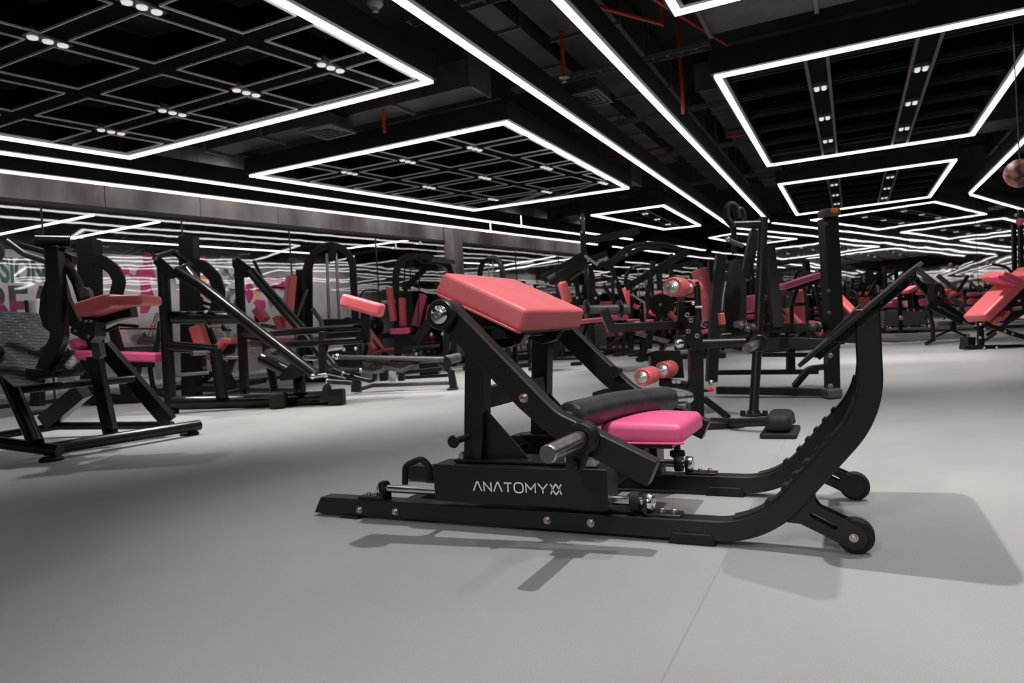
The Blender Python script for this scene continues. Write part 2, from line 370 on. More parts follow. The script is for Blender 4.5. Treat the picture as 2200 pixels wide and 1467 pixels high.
# mirror walls
def mirror_wall(name, along, p0, p1, step, z1=4.6, side=1):
    b = MB(); wbox(b, p0, p1, along + .02 * side, along + .2 * side, 0, 4.68); w = struct(b.obj(name, DRK))
    n = max(1, round((p1 - p0) / step)); st = (p1 - p0) / n
    for i in range(n):
        m = MB(); wbox(m, p0 + i * st + .006, p0 + (i + 1) * st - .006, along, along + .015 * side, .08, z1); m.obj('mirror_panel', MIR, w)
mirror_wall('wall_front', CORNER, GP, -8.75, 1.38)
nb = 3; st_ = (GP + 8.75) / -nb
wfb = bpy.data.objects['wall_front']
for i in range(nb): m = MB(); wbox(m, GP + i * st_ + .006, GP + (i + 1) * st_ - .006, CORNER + .2, CORNER + .215, .08, 4.6); m.obj('mirror_panel', MIR, wfb)
b_ = MB(); wbox(b_, GP - .2, GP - .02, CORNER + .2, 21.15, 0, 4.68); w_ = struct(b_.obj('wall_left_far', DRK))
for i in range(4): m = MB(); wbox(m, GP - .02, GP - .005, CORNER + .26 + i * 1.5, CORNER + .25 + (i + 1) * 1.5, .08, 4.6); m.obj('mirror_panel', MIR, w_)
mirror_wall('wall_far', 21.15, -13.2, 6.5, 1.52)
rw = MB(); wbox(rw, 9.2, 9.4, -9.3, 23, 0, 4.68); struct(rw.obj('wall_right', DRK))
mirror_wall('wall_near', -9.2, GP, 9.2, 1.84, side=-1)
# printed mural behind the glass
MURB = noise_mix(mat('mural_print_grey', (.5, .47, .46), .6), (.36, .34, .335), (.60, .57, .56), 1.2, 10, .3, .7)
M_GRN = noise_mix(mat('mural_green', (.045, .13, .11), .6), (.02, .075, .065), (.045, .12, .105), 3)
M_PUR = noise_mix(mat('mural_purple', (.12, .03, .09), .6), (.028, .026, .032), (.20, .012, .10), 1.4, 5, .5, .68, stretch=(1, .4, 4.5))
M_MAG = noise_mix(mat('mural_magenta', (.6, .05, .2), .6), (.36, .015, .12), (.50, .03, .18), 2)
M_ORA = noise_mix(mat('mural_orange', (.8, .3, .1), .6), (.75, .12, .05), (.8, .4, .2), 1.5)
M_DRK = noise_mix(mat('mural_charcoal', (.05, .05, .06), .6), (.03, .03, .035), (.25, .24, .25), 3.5, 6, .4, .6)
M_BLU = noise_mix(mat('mural_slate', (.2, .25, .28), .6), (.12, .16, .19), (.4, .45, .48), 2.5)
mu = MB(); wbox(mu, -18.99, -18.97, 2.0, 19.2, .92, 3.34)
mural = tag(mu.obj('mural', MURB), 'grey graffiti mural with green and purple letters behind the glass wall', 'mural'); mural['_o'] = (0, 0, 0)
def patch(name, px, m, t=.012, label=None):
    pts = [onW(x, y, -18.97) for x, y in px]; mb = MB(); mb.prism(pts, WN * t); return mb.obj(name, m, mural, label=label)
def blob(x, y, rx, ry, n=14, j=.25):
    return [(x + rx * (1 + random.uniform(-j, j)) * math.cos(2 * math.pi * i / n), y + ry * (1 + random.uniform(-j, j)) * math.sin(2 * math.pi * i / n)) for i in range(n)]
patch('woman_silhouette', [(307, 545), (313, 542), (321, 543), (325, 549), (324, 556), (327, 561), (326, 571), (322, 570), (320, 564), (318, 570), (327, 574), (331, 588), (337, 598), (345, 600), (346, 606), (337, 607), (330, 602), (325, 592), (321, 604), (325, 618), (330, 632), (326, 655), (316, 672), (302, 672), (300, 650), (303, 630), (301, 612), (298, 596), (291, 602), (284, 600), (275, 590), (277, 586), (290, 592), (295, 578), (300, 573), (308, 571), (308, 560), (305, 553)], M_MAG, label='magenta silhouette of a woman lifting a dumbbell')
patch('dumbbell_disc', [(269 + 9 * math.cos(a * .4488), 582 + 9 * math.sin(a * .4488)) for a in range(14)], M_MAG)
def mural_text(s, x0, y0, x1, y1, m, name):
    c = bpy.data.curves.new(name, 'FONT'); c.body = s; c.extrude = .004; c.offset = .03; c.size = 1
    to = bpy.data.objects.new(name, c); COL.objects.link(to); dg = bpy.context.evaluated_depsgraph_get(); dg.update()
    me = bpy.data.meshes.new_from_object(to.evaluated_get(dg)); bpy.data.objects.remove(to)
    xs = [v.co.x for v in me.vertices]; ys = [v.co.y for v in me.vertices]; ax, bx, ay, by = min(xs), max(xs), min(ys), max(ys)
    P00 = onW(x0, y1, -18.96); P10 = onW(x1, y1 - (x1 - x0) * .0, -18.96); P01 = onW(x0, y0, -18.96)
    ux = (P10 - P00); ux.z = 0; uz = Vector((0, 0, P01.z - P00.z))
    for v in me.vertices: v.co = P00 + ux * ((v.co.x - ax) / (bx - ax)) + uz * ((v.co.y - ay) / (by - ay)) + WN * v.co.z
    me.materials.append(m); o = bpy.data.objects.new(name, me); COL.objects.link(o); o.parent = mural; return o
mural_text('SSION', -18, 550, 98, 607, M_GRN, 'green_lettering')
mural_text('BEA', -30, 612, 128, 700, M_PUR, 'purple_lettering')
patch('orange_shape', [(424, 560), (440, 556), (449, 565), (455, 590), (452, 625), (444, 640), (424, 640)], M_ORA)
patch('magenta_splash', blob(432, 652, 9, 13), M_MAG); patch('magenta_splash', blob(436, 557, 9, 8), M_MAG)
patch('slate_shape', [(436, 640), (446, 636), (452, 660), (446, 690), (430, 690), (428, 668)], M_BLU)
for x, y, rx, ry in ((485, 585, 9, 8), (497, 600, 7, 9), (480, 612, 9, 12), (500, 625, 10, 7), (488, 642, 8, 12), (508, 590, 6, 8), (476, 560, 14, 8), (508, 650, 7, 10), (630, 565, 20, 12), (470, 720, 10, 16), (490, 715, 5, 18), (505, 725, 7, 8)):
    patch('charcoal_splash', blob(x, y, rx, ry, 12, .45), M_DRK if y < 700 else M_BLU)
for x, y, rx, ry, m in ((535, 625, 9, 22, M_MAG), (548, 635, 9, 10, M_ORA), (560, 655, 14, 12, M_MAG), (575, 615, 26, 14, M_MAG), (600, 610, 18, 14, M_MAG), (550, 690, 12, 14, M_BLU), (585, 640, 12, 18, M_BLU), (605, 655, 10, 20, M_DRK), (558, 600, 14, 9, M_DRK)):
    patch('graffiti_splash', blob(x, y, rx, ry, 14, .3), m)
patch('tyre_drawing', blob(305, 728, 26, 12, 16, .12), M_BLU); patch('grass_drawing', [(290, 740), (310, 712), (316, 722), (325, 706), (328, 722), (340, 712), (345, 740)], M_DRK)

# ------------------------------------------------------------------ ceiling: lit strips on black fascias
ZS = 3.40
def strip_frame(name, label, pts, closed=False, fascia=True, w=.062, cat='light'):
    pts = [Vector((x, y, ZS)) for x, y in pts]
    root = thing(name, label, cat, pts[0])
    if fascia: MB().sweep([p + Vector((0, 0, .165)) for p in pts], [(-.13, -.07), (.13, -.07), (.13, .07), (-.13, .07)], UP, closed).obj('fascia', FAS, root)
    n = len(pts)
    MB().sweep([p + Vector((0, 0, .014)) for p in pts], [(-.014, -w / 2), (.014, -w / 2), (.014, w / 2), (-.014, w / 2)], UP, closed).obj('light_strip', LED, root)
    return root
WX = .19
R1 = [(-3.93, -4.5), (-3.93, 6.43), (-8.82, 6.43), (-8.82 - WX * 10.9, -4.5)]
strip_frame('ceiling_light', 'large glowing white strip frame of the coffered ceiling at upper left', R1)
strip_frame('ceiling_light', 'glowing white strip diamond around the coffer grid left of the two long strips', [(-8.42, 8.25), (-3.92, 8.25), (-3.92, 13.72), (-7.36, 13.6)], True)
strip_frame('ceiling_light', 'largest glowing white strip frame at upper right', [(-1.23, 8.2), (1.9, 8.2), (1.9, 13.6), (-1.23, 13.6)], True)
strip_frame('ceiling_light', 'smaller glowing white strip frame behind the largest one at right', [(-1.23, 15.75), (1.9, 15.75), (1.9, 20.6), (-1.23, 20.95)], True)
strip_frame('ceiling_light', 'small far glowing strip diamond above the arched machines', [(-5.6, 16.4), (-3.85, 16.4), (-3.85, 20.75), (-4.85, 20.6)], True)
strip_frame('ceiling_light', 'glowing strip frame at the right of the hall, seen in the far mirror', [(3.7, 2), (6.5, 2), (6.5, 9), (3.7, 9)], True)
strip_frame('ceiling_light', 'glowing strip frame at the far right of the hall beyond the picture edge', [(3.7, 11), (6.5, 11), (6.5, 18), (3.7, 18)], True)
strip_frame('ceiling_light', 'glowing strip frame cut by the top edge above the tall column', [(-1.25, 6.3), (1.9, 6.3), (1.9, -3), (-1.25, -3)], True)
strip_frame('ceiling_light', 'glowing strip frame behind the viewer seen only in the far mirror', [(-1.25, -7.6), (1.9, -7.6), (1.9, -4), (-1.25, -4)], True)
strip_frame('ceiling_light', 'left one of the two long glowing ceiling strips running to the far mirror', [(-3.14, -7.9), (-3.14, 21.9)])
strip_frame('ceiling_light', 'right one of the two long glowing ceiling strips running to the far mirror', [(-2.06, -8.1), (-2.06, 21.7)])
strip_frame('ceiling_light', 'long glowing ceiling strip at the right edge ending at the far mirror', [(2.8, -8.9), (2.8, 20.85)])
for perp, lab in ((-11.6, 'lower one of the two long glowing strips along the concrete wall at left'), (-10.58, 'upper one of the two long glowing strips along the concrete wall at left')):
    a, b = wp(perp, -8.8, 0), wp(perp, 14.75, 0); r = strip_frame('ceiling_light', lab, [(a.x, a.y), (b.x, b.y)])
    q = wp(perp, 14.72, ZS + .14); MB().box(q, .07, .07, .3).obj('light_strip', LED, r)
for perp, lab in ((-11.6, 'added glowing strip behind the first mirror wall to fill the reflections, nearer the left wall'), (-10.3, 'added glowing strip behind the first mirror wall to fill the reflections, nearer the hall')):
    a, b = wp(perp, 15.4, 0), wp(perp, 20.6, 0); strip_frame('ceiling_light', lab, [(a.x, a.y), (b.x, b.y)])  # strips added to put lit lines into the dark mirror reflections
strip_frame('ceiling_light', 'glowing strip behind the glass wall at the left edge', [(-17.6, 8.57), (-12.9, 8.57)], fascia=False, w=.06)
strip_frame('ceiling_light', 'bent glowing strip above the printed mural behind the glass', [(-12.75, 9.87), (-15.66, 9.87), (-14.5, 16.25)], fascia=False, w=.06)
strip_frame('ceiling_light', 'short glowing strip behind the glass above the arched cable machines', [(-13.19, 16.3), (-11.0, 16.35)], fascia=False, w=.06)

def spot_trio(root, x, y, ax, z=3.40, n=3, sq=False):
    ax = Vector(ax).normalized(); mb = MB(); c = Vector((x, y, z))
    mb.box(c + Vector((0, 0, .03)), *((.17, .17) if sq else ((.36, .13) if abs(ax.x) > .7 else (.13, .36))), .05)
    o = mb.obj('spotlight', GRY, root)
    offs = [(-.04, -.04), (.04, -.04), (.04, .04), (-.04, .04)] if sq else None
    for k in range(4 if sq else n):
        p = c + (Vector((offs[k][0], offs[k][1], 0)) if sq else ax * (k - 1) * .115)
        MB().lathe(p + Vector((0, 0, .004)), -UP, [(.044 if not sq else .03, 0), (.04 if not sq else .027, .014), (.02, .02)], 14).obj('lens', LEN, o)
def grid(label, rows, cols, quadL, quadR, y0, y1, spots, slope=.19, z=3.44):
    """rows: y values; cols: x at y=rows[0]; sides given as functions of y"""
    cols = sorted(cols); root = thing('ceiling_grid', label, 'ceiling', (quadR(y0), y0, z))
    bm_, tr, w = MB(), MB(), .11
    ys = [y0] + [y for y in rows if y0 < y < y1] + [y1]
    for y in ys[1:-1]: bm_.bar([(quadL(y), y, z + .12), (quadR(y), y, z + .12)], 2 * w - .02, .22)
    yr = rows[0]
    def cx(c, y): return c + slope * (y - yr)
    for c in cols:
        pts = [(cx(c, y), y) for y in (y0, y1)]
        # clip against the frame sides
        seg = [y for y in [y0 + (y1 - y0) * i / 60 for i in range(61)] if quadL(y) < cx(c, y) < quadR(y)]
        if len(seg) > 1: bm_.bar([(cx(c, seg[0]), seg[0], z + .115), (cx(c, seg[-1]), seg[-1], z + .115)], 2 * w - .02, .22)
    for ya, yb in zip(ys[:-1], ys[1:]):
        a, b = ya + w, yb - w
        def xs(y): return [quadL(y)] + [cx(c, y) for c in cols if quadL(y) + .25 < cx(c, y) < quadR(y) - .25] + [quadR(y)]
        A, B = xs(a), xs(b)
        if len(A) != len(B):
            n = min(len(A), len(B)); A = A[:1] + A[-(n - 1):]; B = B[:1] + B[-(n - 1):]
        for i in range(len(A) - 1):
            q = [(A[i] + w, a), (A[i + 1] - w, a), (B[i + 1] - w, b), (B[i] + w, b)]
            if q[1][0] - q[0][0] < .15: continue
            tr.sweep([Vector((x, y, z)) for x, y in q], [(-.009, -.006), (.009, -.006), (.009, .006), (-.009, .006)], UP, True)
    bm_.obj('beam', BEM, root); tr.obj('cell_trim', TRM, root)
    m = MB(); m.prism([(quadL(y0) + .1, y0 + .05, z + .33), (quadR(y0) - .1, y0 + .05, z + .33), (quadR(y1) - .1, y1 - .05, z + .33), (quadL(y1) + .1, y1 - .05, z + .33)], (0, 0, .004))
    m.obj('mesh_panel', MSH, root)
    for x, y in spots: spot_trio(root, x, y, (WX, 1, 0), z - .02)
    return root
XL1 = lambda y: -8.82 + WX * (y - 6.43)
grid('black coffer grid with thin grey edges inside the large upper left light frame', [-.84, .08, 1.0, 1.91, 2.82, 3.73, 4.66, 5.57], [-4.9 - .01 - .868 - 1.153 * k for k in range(-1, 4)], XL1, lambda y: -3.93, -1.5, 6.43,
     [(-6.05, 3.73), (-4.88, 3.76), (-5.69, 5.57), (-4.52, 5.55), (-6.82, 5.55), (-7.96, 5.59), (-6.4, 1.91), (-5.2, 1.91)])
grid('black coffer grid with spotlights inside the glowing diamond', [9.12, 10.05, 10.95, 11.9, 12.85], [-8.35, -7.2, -6.05, -4.9, -3.75 - 1.153 * 0], lambda y: -8.42 + .2 * (y - 8.25), lambda y: -3.92, 8.25, 13.66,
     [(-7.19, 9.12), (-6.05, 9.11), (-4.88, 9.14), (-6.83, 10.93), (-5.68, 10.95), (-4.52, 11.0), (-6.49, 12.82), (-5.33, 12.9), (-4.16, 12.9)])
def track_grid(label, y0, y1, rows, spots, z=3.44, x0=-1.23, x1=1.9, tx=(-.21, .855)):
    root = thing('ceiling_grid', label, 'ceiling', (x0, y0, z)); b = MB()
    for x in tx:
        b.bar([(x, y0 + .07, z + .12), (x, y1 - .07, z + .12)], .2, .2)
        for s in (-.11, .11): MB().bar([(x + s, y0 + .07, z), (x + s, y1 - .07, z)], .035, .03).obj('track', GRY, root)
    for y in rows:
        for s in (-.05, .05): MB().bar([(x0 + .07, y + s, z + .05), (x1 - .07, y + s, z + .05)], .018, .05).obj('cross_bar', FAS, root)
        b.bar([(x0 + .07, y, z + .2), (x1 - .07, y, z + .2)], .08, .2)
    b.obj('beam', BEM, root)
    m = MB(); m.box(((x0 + x1) / 2, (y0 + y1) / 2, z + .36), x1 - x0 - .2, y1 - y0 - .2, .004); m.obj('mesh_panel', MSH, root)
    for x in tx:
        for y in spots: spot_trio(root, x, y, (0, 1, 0), z - .03, sq=True)
track_grid('black slatted grid with two spotlight tracks inside the largest right light frame', 8.2, 13.6, [8.6, 9.45, 10.35, 11.25, 12.15, 13.05], [9.4, 10.88, 12.35])
track_grid('black slatted grid with two spotlight tracks inside the smaller right light frame', 15.75, 20.6, [16.5, 17.4, 18.3, 19.2, 20.1], [16.7, 18.2, 19.7])
track_grid('black slatted grid inside the light frame cut by the top edge', -3, 6.3, [-2, -1, 0, 1, 2, 3, 4, 5], [.6, 2.4, 4.2])
track_grid('small black grid inside the far glowing diamond', 16.4, 20.6, [17.3, 18.2, 19.1, 20], [17.2, 18.4, 19.6], x0=-5.1, x1=-3.85, tx=(-4.5,))

# ducts, trays, pipes and outlets above the strips
def duct(label, p, q, w, h, seams_every=1.25):
    p, q = Vector(p), Vector(q); root = thing('air_duct', label, 'duct', p)
    MB().bar([p, q], w, h).obj('body', DUCT, root)
    L = (q - p).length; n = int(L / seams_every)
    for i in range(n + 1):
        c = p + (q - p) * (i / max(1, n)); d = (q - p).normalized() * .02
        MB().bar([c - d, c + d], w + .06, h + .06).obj('flange', GRY, root)
duct('dark square duct between the upper left coffer frame and the first long strip', (-3.5, 2, 4.3), (-3.5, 15, 4.3), .62, .4)
duct('wide dark duct between the two long ceiling strips', (-2.6, 1.5, 4.3), (-2.6, 19, 4.3), .8, .4)
duct('dark duct between the right long strip and the largest right light frame', (-1.62, 10.8, 4.32), (-1.62, 20, 4.32), .6, .36)
duct('dark cross duct behind the upper left coffer frame', (-8.6, 7.75, 3.88), (-4.0, 7.75, 3.88), .44, .34, 1.0)
duct('dark cross duct above the top right corner', (-1.2, 7.2, 3.87), (5, 7.2, 3.87), 1.0, .34, 1.0)
duct('dark cross duct behind the largest right light frame', (-1.2, 14.6, 3.87), (5, 14.6, 3.87), .9, .34, 1.0)
duct('dark duct beside the right edge strip', (3.4, 3, 4.33), (3.4, 20, 4.33), .7, .4)
duct('dark cross duct near the far end of the coffer diamond', (-8, 14.7, 3.87), (-4.0, 14.7, 3.87), .7, .34, .9)
def tray(label, p, q):
    p, q = Vector(p), Vector(q); root = thing('cable_tray', label, 'tray', p); m = MB(); d = (q - p).normalized(); s = d.cross(UP) * .07
    for k in (-1, 1): MB().bar([p + s * k, q + s * k], .012, .05).obj('rail', GRY, root)
    n = int((q - p).length / .16)
    for i in range(n): c = p + (q - p) * (i / n); MB().bar([c - s, c + s], .03, .008).obj('rung', GRY, root)
    for x in (-3.1, -2.06): MB().cyl((x, p.y, 3.82), (x, p.y, 4.68), .006, 6).obj('hanger_rod', GRY, root)
for i, (y, x0, x1, lab) in enumerate(((5.9, -3.8, -1.3, 'cable tray crossing the two long strips nearest the top edge'), (8.3, -3.8, -1.3, 'second cable tray from the top edge crossing the two long strips'), (10.6, -3.8, -1.3, 'third cable tray from the top edge crossing the two long strips'), (13.2, -3.8, -1.3, 'fourth cable tray from the top edge crossing the two long strips'), (16.4, -3.8, -1.3, 'farthest cable tray crossing the two long strips'))):
    tray(lab, (x0, y, 3.82), (x1, y, 3.82))
def pipe(label, pts, r=.022, head=None):
    root = thing('sprinkler_pipe', label, 'pipe', pts[0]); MB().tube(pts, r, n=10).obj('pipe', PIPE, root)
    if head:
        c = Vector(head); MB().lathe(c, -UP, [(.02, -.03), (.06, 0), (.06, .012), (.02, .02), (.015, .05), (.03, .06)], 16).obj('sprinkler_head', STL, root)
a = onY(1212, 165, 7.6); pipe('orange sprinkler drop pipe with a steel head between the two long strips', [(a.x, a.y, 4.68), (a.x, a.y, a.z)], head=(a.x, a.y, a.z))
a = onY(826, 285, 7.6); pipe('orange sprinkler drop pipe left of the coffer diamond corner', [(a.x, a.y, 4.68), (a.x, a.y, a.z)])
a = onY(1468, 245, 9.0); pipe('orange sprinkler drop pipe left of the largest right light frame', [(a.x, a.y, 4.68), (a.x, a.y, a.z)])
pipe('orange sprinkler pipe crossing at the top edge beside the right long strip', [onz(1262, 8, 4.0), onz(1422, 52, 4.0), onz(1422, 52, 4.0) + Vector((0, 0, .68))])
pipe('orange sprinkler pipe running behind the light frame corner at the top', [onz(1405, -2, 4.05) + Vector((0, 0, .63)), onz(1405, -2, 4.05), onz(1582, 108, 4.05)])
pipe('short orange pipe crossing the left long strip', [onz(1285, 345, 4.0) + Vector((0, 0, .68)), onz(1285, 345, 4.0), onz(1345, 333, 4.0)])
pipe('short orange pipe between the long strips', [onz(1372, 330, 4.0) + Vector((0, 0, .68)), onz(1372, 330, 4.0), onz(1432, 318, 4.0)])
pipe('short orange pipe beside the left edge of the largest right light frame', [onz(1562, 294, 3.95) + Vector((0, 0, .73)), onz(1562, 294, 3.95), onz(1602, 288, 3.95)])
def diffuser(label, x, y, z, s):
    c = onz(x, y, z); root = thing('air_diffuser', label, 'vent', c); m = MB()
    for k in range(4):
        e = s * (1 - .23 * k); q = [c + Vector((sx * e / 2, sy * e / 2, .012 * k)) for sx, sy in ((-1, -1), (1, -1), (1, 1), (-1, 1))]
        m.sweep(q, [(-.01, -.018), (.01, -.018), (.01, .018), (-.01, .018)], UP, True)
    m.obj('louvre', GRY, root); MB().box(c + Vector((0, 0, .1)), s * .95, s * .95, .12).obj('plenum_box', DUCT, root)
diffuser('square louvred air outlet between the upper left frame and the coffer diamond', 705, 283, 3.52, .5)
diffuser('square louvred air outlet between the two long strips', 1252, 215, 3.66, .6)
def detector(label, x, y, z):
    c = onz(x, y, z); root = thing('smoke_detector', label, 'detector', c)
    MB().lathe(c, -UP, [(.075, -.03), (.075, 0), (.06, .02), (.02, .03), (.02, .06), (.03, .065)], 18).obj('housing', LGR, root)
    MB().cyl(c + Vector((0, 0, .03)), (c.x, c.y, 4.67), .008, 6).obj('rod', GRY, root)
detector('small grey smoke detector hanging at the top edge beside the first long strip', 806, 10, 3.8)
detector('small grey smoke detector hanging above the far glowing diamond', 1427, 427, 3.75)
gb = onY(2192, 372, 9.0); 
BALLM = noise_mix(mat('patterned_ball', (.5, .2, .12), .5), (.06, .03, .05), (.75, .32, .18), 7, 6, .4, .6)
gr = thing('hanging_ball', 'patterned orange ball hanging from the ceiling at the right edge', 'ball', gb)
MB().ball(gb, .15, 20).obj('ball', BALLM, gr); MB().cyl(gb + Vector((0, 0, .14)), (gb.x, gb.y, 4.67), .006, 6).obj('cord', GRY, gr)


# ------------------------------------------------------------------ the hip thrust machine in front
YC = 2.53                                               # its middle plane
def mirY(p): p = Vector(p); return Vector((p.x, 2 * YC - p.y, p.z))
hip = thing('hip_thrust_machine', 'black hip thrust machine with coral back pad and white ANATOMY lettering in the foreground', 'gym machine', (-.75, YC, 0))
def both(f):
    for far in (0, 1): f(lambda p: mirY(p) if far else Vector(p), -1 if not far else 1)
def ribbon(path, th):
    L, R = [], []
    for i, p in enumerate(path):
        a = (p - path[i - 1]).normalized() if i else (path[1] - p).normalized(); b = (path[i + 1] - p).normalized() if i < len(path) - 1 else a
        t = (a + b).normalized(); n = Vector((-t.z, 0, t.x)); L.append(p + n * th / 2); R.append(p - n * th / 2)
    return L, R
RP = fillet([(-2.0, 0, .045), (-.275, 0, .045), (.036, 0, .41), (.038, 0, .70)], .30, 12)
def rails(M, s):
    L, R = ribbon(RP, .064); L[0] = Vector((-1.975, 0, .077)); R[0] = Vector((-2.013, 0, .012))
    poly = L + R[::-1]
    mb = MB(); mb.prism([M(p + Vector((0, 2.18, 0))) for p in poly], M((0, .07, 0)) - M((0, 0, 0)))
    mb.obj('base_rail', BLK, hip, .004)
    # bolts on the outer face
    for x, z in ((-1.778, .031), (-1.607, .033), (-.974, .039), (-.816, .04)): bolt(hip, M((x, 2.18, z + .006)), M((0, -1, 0)) - M((0, 0, 0)), .0095)
    # foot pads
    for x0, x1, zt in ((-.56, -.41, .036), (-1.88, -1.78, .012)):
        f = MB(); f.prism([M((x0, 2.172, 0)), M((x1, 2.172, 0)), M((x1 - .015, 2.172, zt)), M((x0 + .015, 2.172, zt))], M((0, .088, 0)) - M((0, 0, 0))); f.obj('foot_pad', RUB, hip, .004)
    # tread strip with grip studs up the slope
    tr = MB(); path = [p for p in RP if -.36 < p.x < .03 and p.z < .46]; Lt, _ = ribbon(path, .064); L2, _ = ribbon(path, .076)
    tr.prism([M(p + Vector((0, 2.184, 0))) for p in Lt + L2[::-1]], M((0, .062, 0)) - M((0, 0, 0)))
    dense = []; o = tr.obj('tread_strip', RUB, hip)
    for i in range(len(L2) - 1):
        n = max(1, int((L2[i + 1] - L2[i]).length / .012)); dense += [L2[i].lerp(L2[i + 1], k / n) for k in range(n)]
    for k in range(6, len(dense) - 8, 4):
        if k % 12 == 8: continue
        p, d = dense[k], (dense[k + 1] - dense[k]).normalized(); nn = Vector((-d.z, 0, d.x))
        st = MB(); st.prism([M(p + Vector((0, 2.192, 0)) + d * a + nn * b) for a, b in ((-.012, 0), (.012, 0), (.007, .008), (-.007, .008))], M((0, .046, 0)) - M((0, 0, 0))); st.obj('grip_stud', RUB, o)
    # wheel bracket
    br = MB(); A = Vector((-.165, 0, .125)); Wc = Vector((-.028, 0, .052)); d = (Wc - A).normalized(); n = Vector((-d.z, 0, d.x))
    out = [Vector((-.20, 0, .083)), Vector((-.155, 0, .092)), A + d * .05 - n * .034]
    arc = [Wc + (n * math.cos(t) + d * math.sin(t)) * .036 for t in [math.pi * (1 - k / 12) for k in range(13)]]
    out = [Vector((-.205, 0, .085)), Vector((-.168, 0, .083)), Wc - d * .05 - n * .034] + arc + [A + d * .045 + n * .030, Vector((-.125, 0, .150)), Vector((-.125, 0, .172))]
    for y0 in (2.187, 2.238):
        # side plate with a long slot
        s0, s1, sw = A + d * .035, Wc - d * .055, .008
        hole = [s0 + (-d * math.cos(t) + n * math.sin(t)) * sw for t in [math.pi * (-.5 + k / 6) for k in range(7)]] + [s1 + (d * math.cos(t) - n * math.sin(t)) * sw for t in [math.pi * (-.5 + k / 6) for k in range(7)]]
        # build the plate as two halves around the slot
        up = [p for p in out]
        me = MB(); no, nh = len(out), len(hole)
        from mathutils.geometry import tessellate_polygon
        O2 = [Vector((p.x, p.z, 0)) for p in out]; H2 = [Vector((p.x, p.z, 0)) for p in hole]
        tris = tessellate_polygon([O2, H2]); allp = out + hole
        fr_ = [M(p + Vector((0, y0, 0))) for p in allp]; bk = [M(p + Vector((0, y0 + .007, 0))) for p in allp]; k = len(allp)
        me.add(fr_ + bk, [tuple(t) for t in tris] + [tuple(i + k for i in t[::-1]) for t in tris] + [(i, (i + 1) % no, k + (i + 1) % no, k + i) for i in range(no)] + [(no + i, no + (i + 1) % nh, k + no + (i + 1) % nh, k + no + i) for i in range(nh)])
        me.obj('wheel_bracket', BLK, hip)
    wh = MB(); wh.lathe(M((Wc.x + .004, 2.196, Wc.z)), M((0, 1, 0)) - M((0, 0, 0)), [(.02, 0), (.046, .002), (.051, .008), (.051, .032), (.046, .038), (.02, .04)], 32)
    o = wh.obj('wheel', RUB, hip)
    bolt(hip, M((Wc.x, 2.187, Wc.z)), M((0, -1, 0)) - M((0, 0, 0)), .0085)
both(rails)
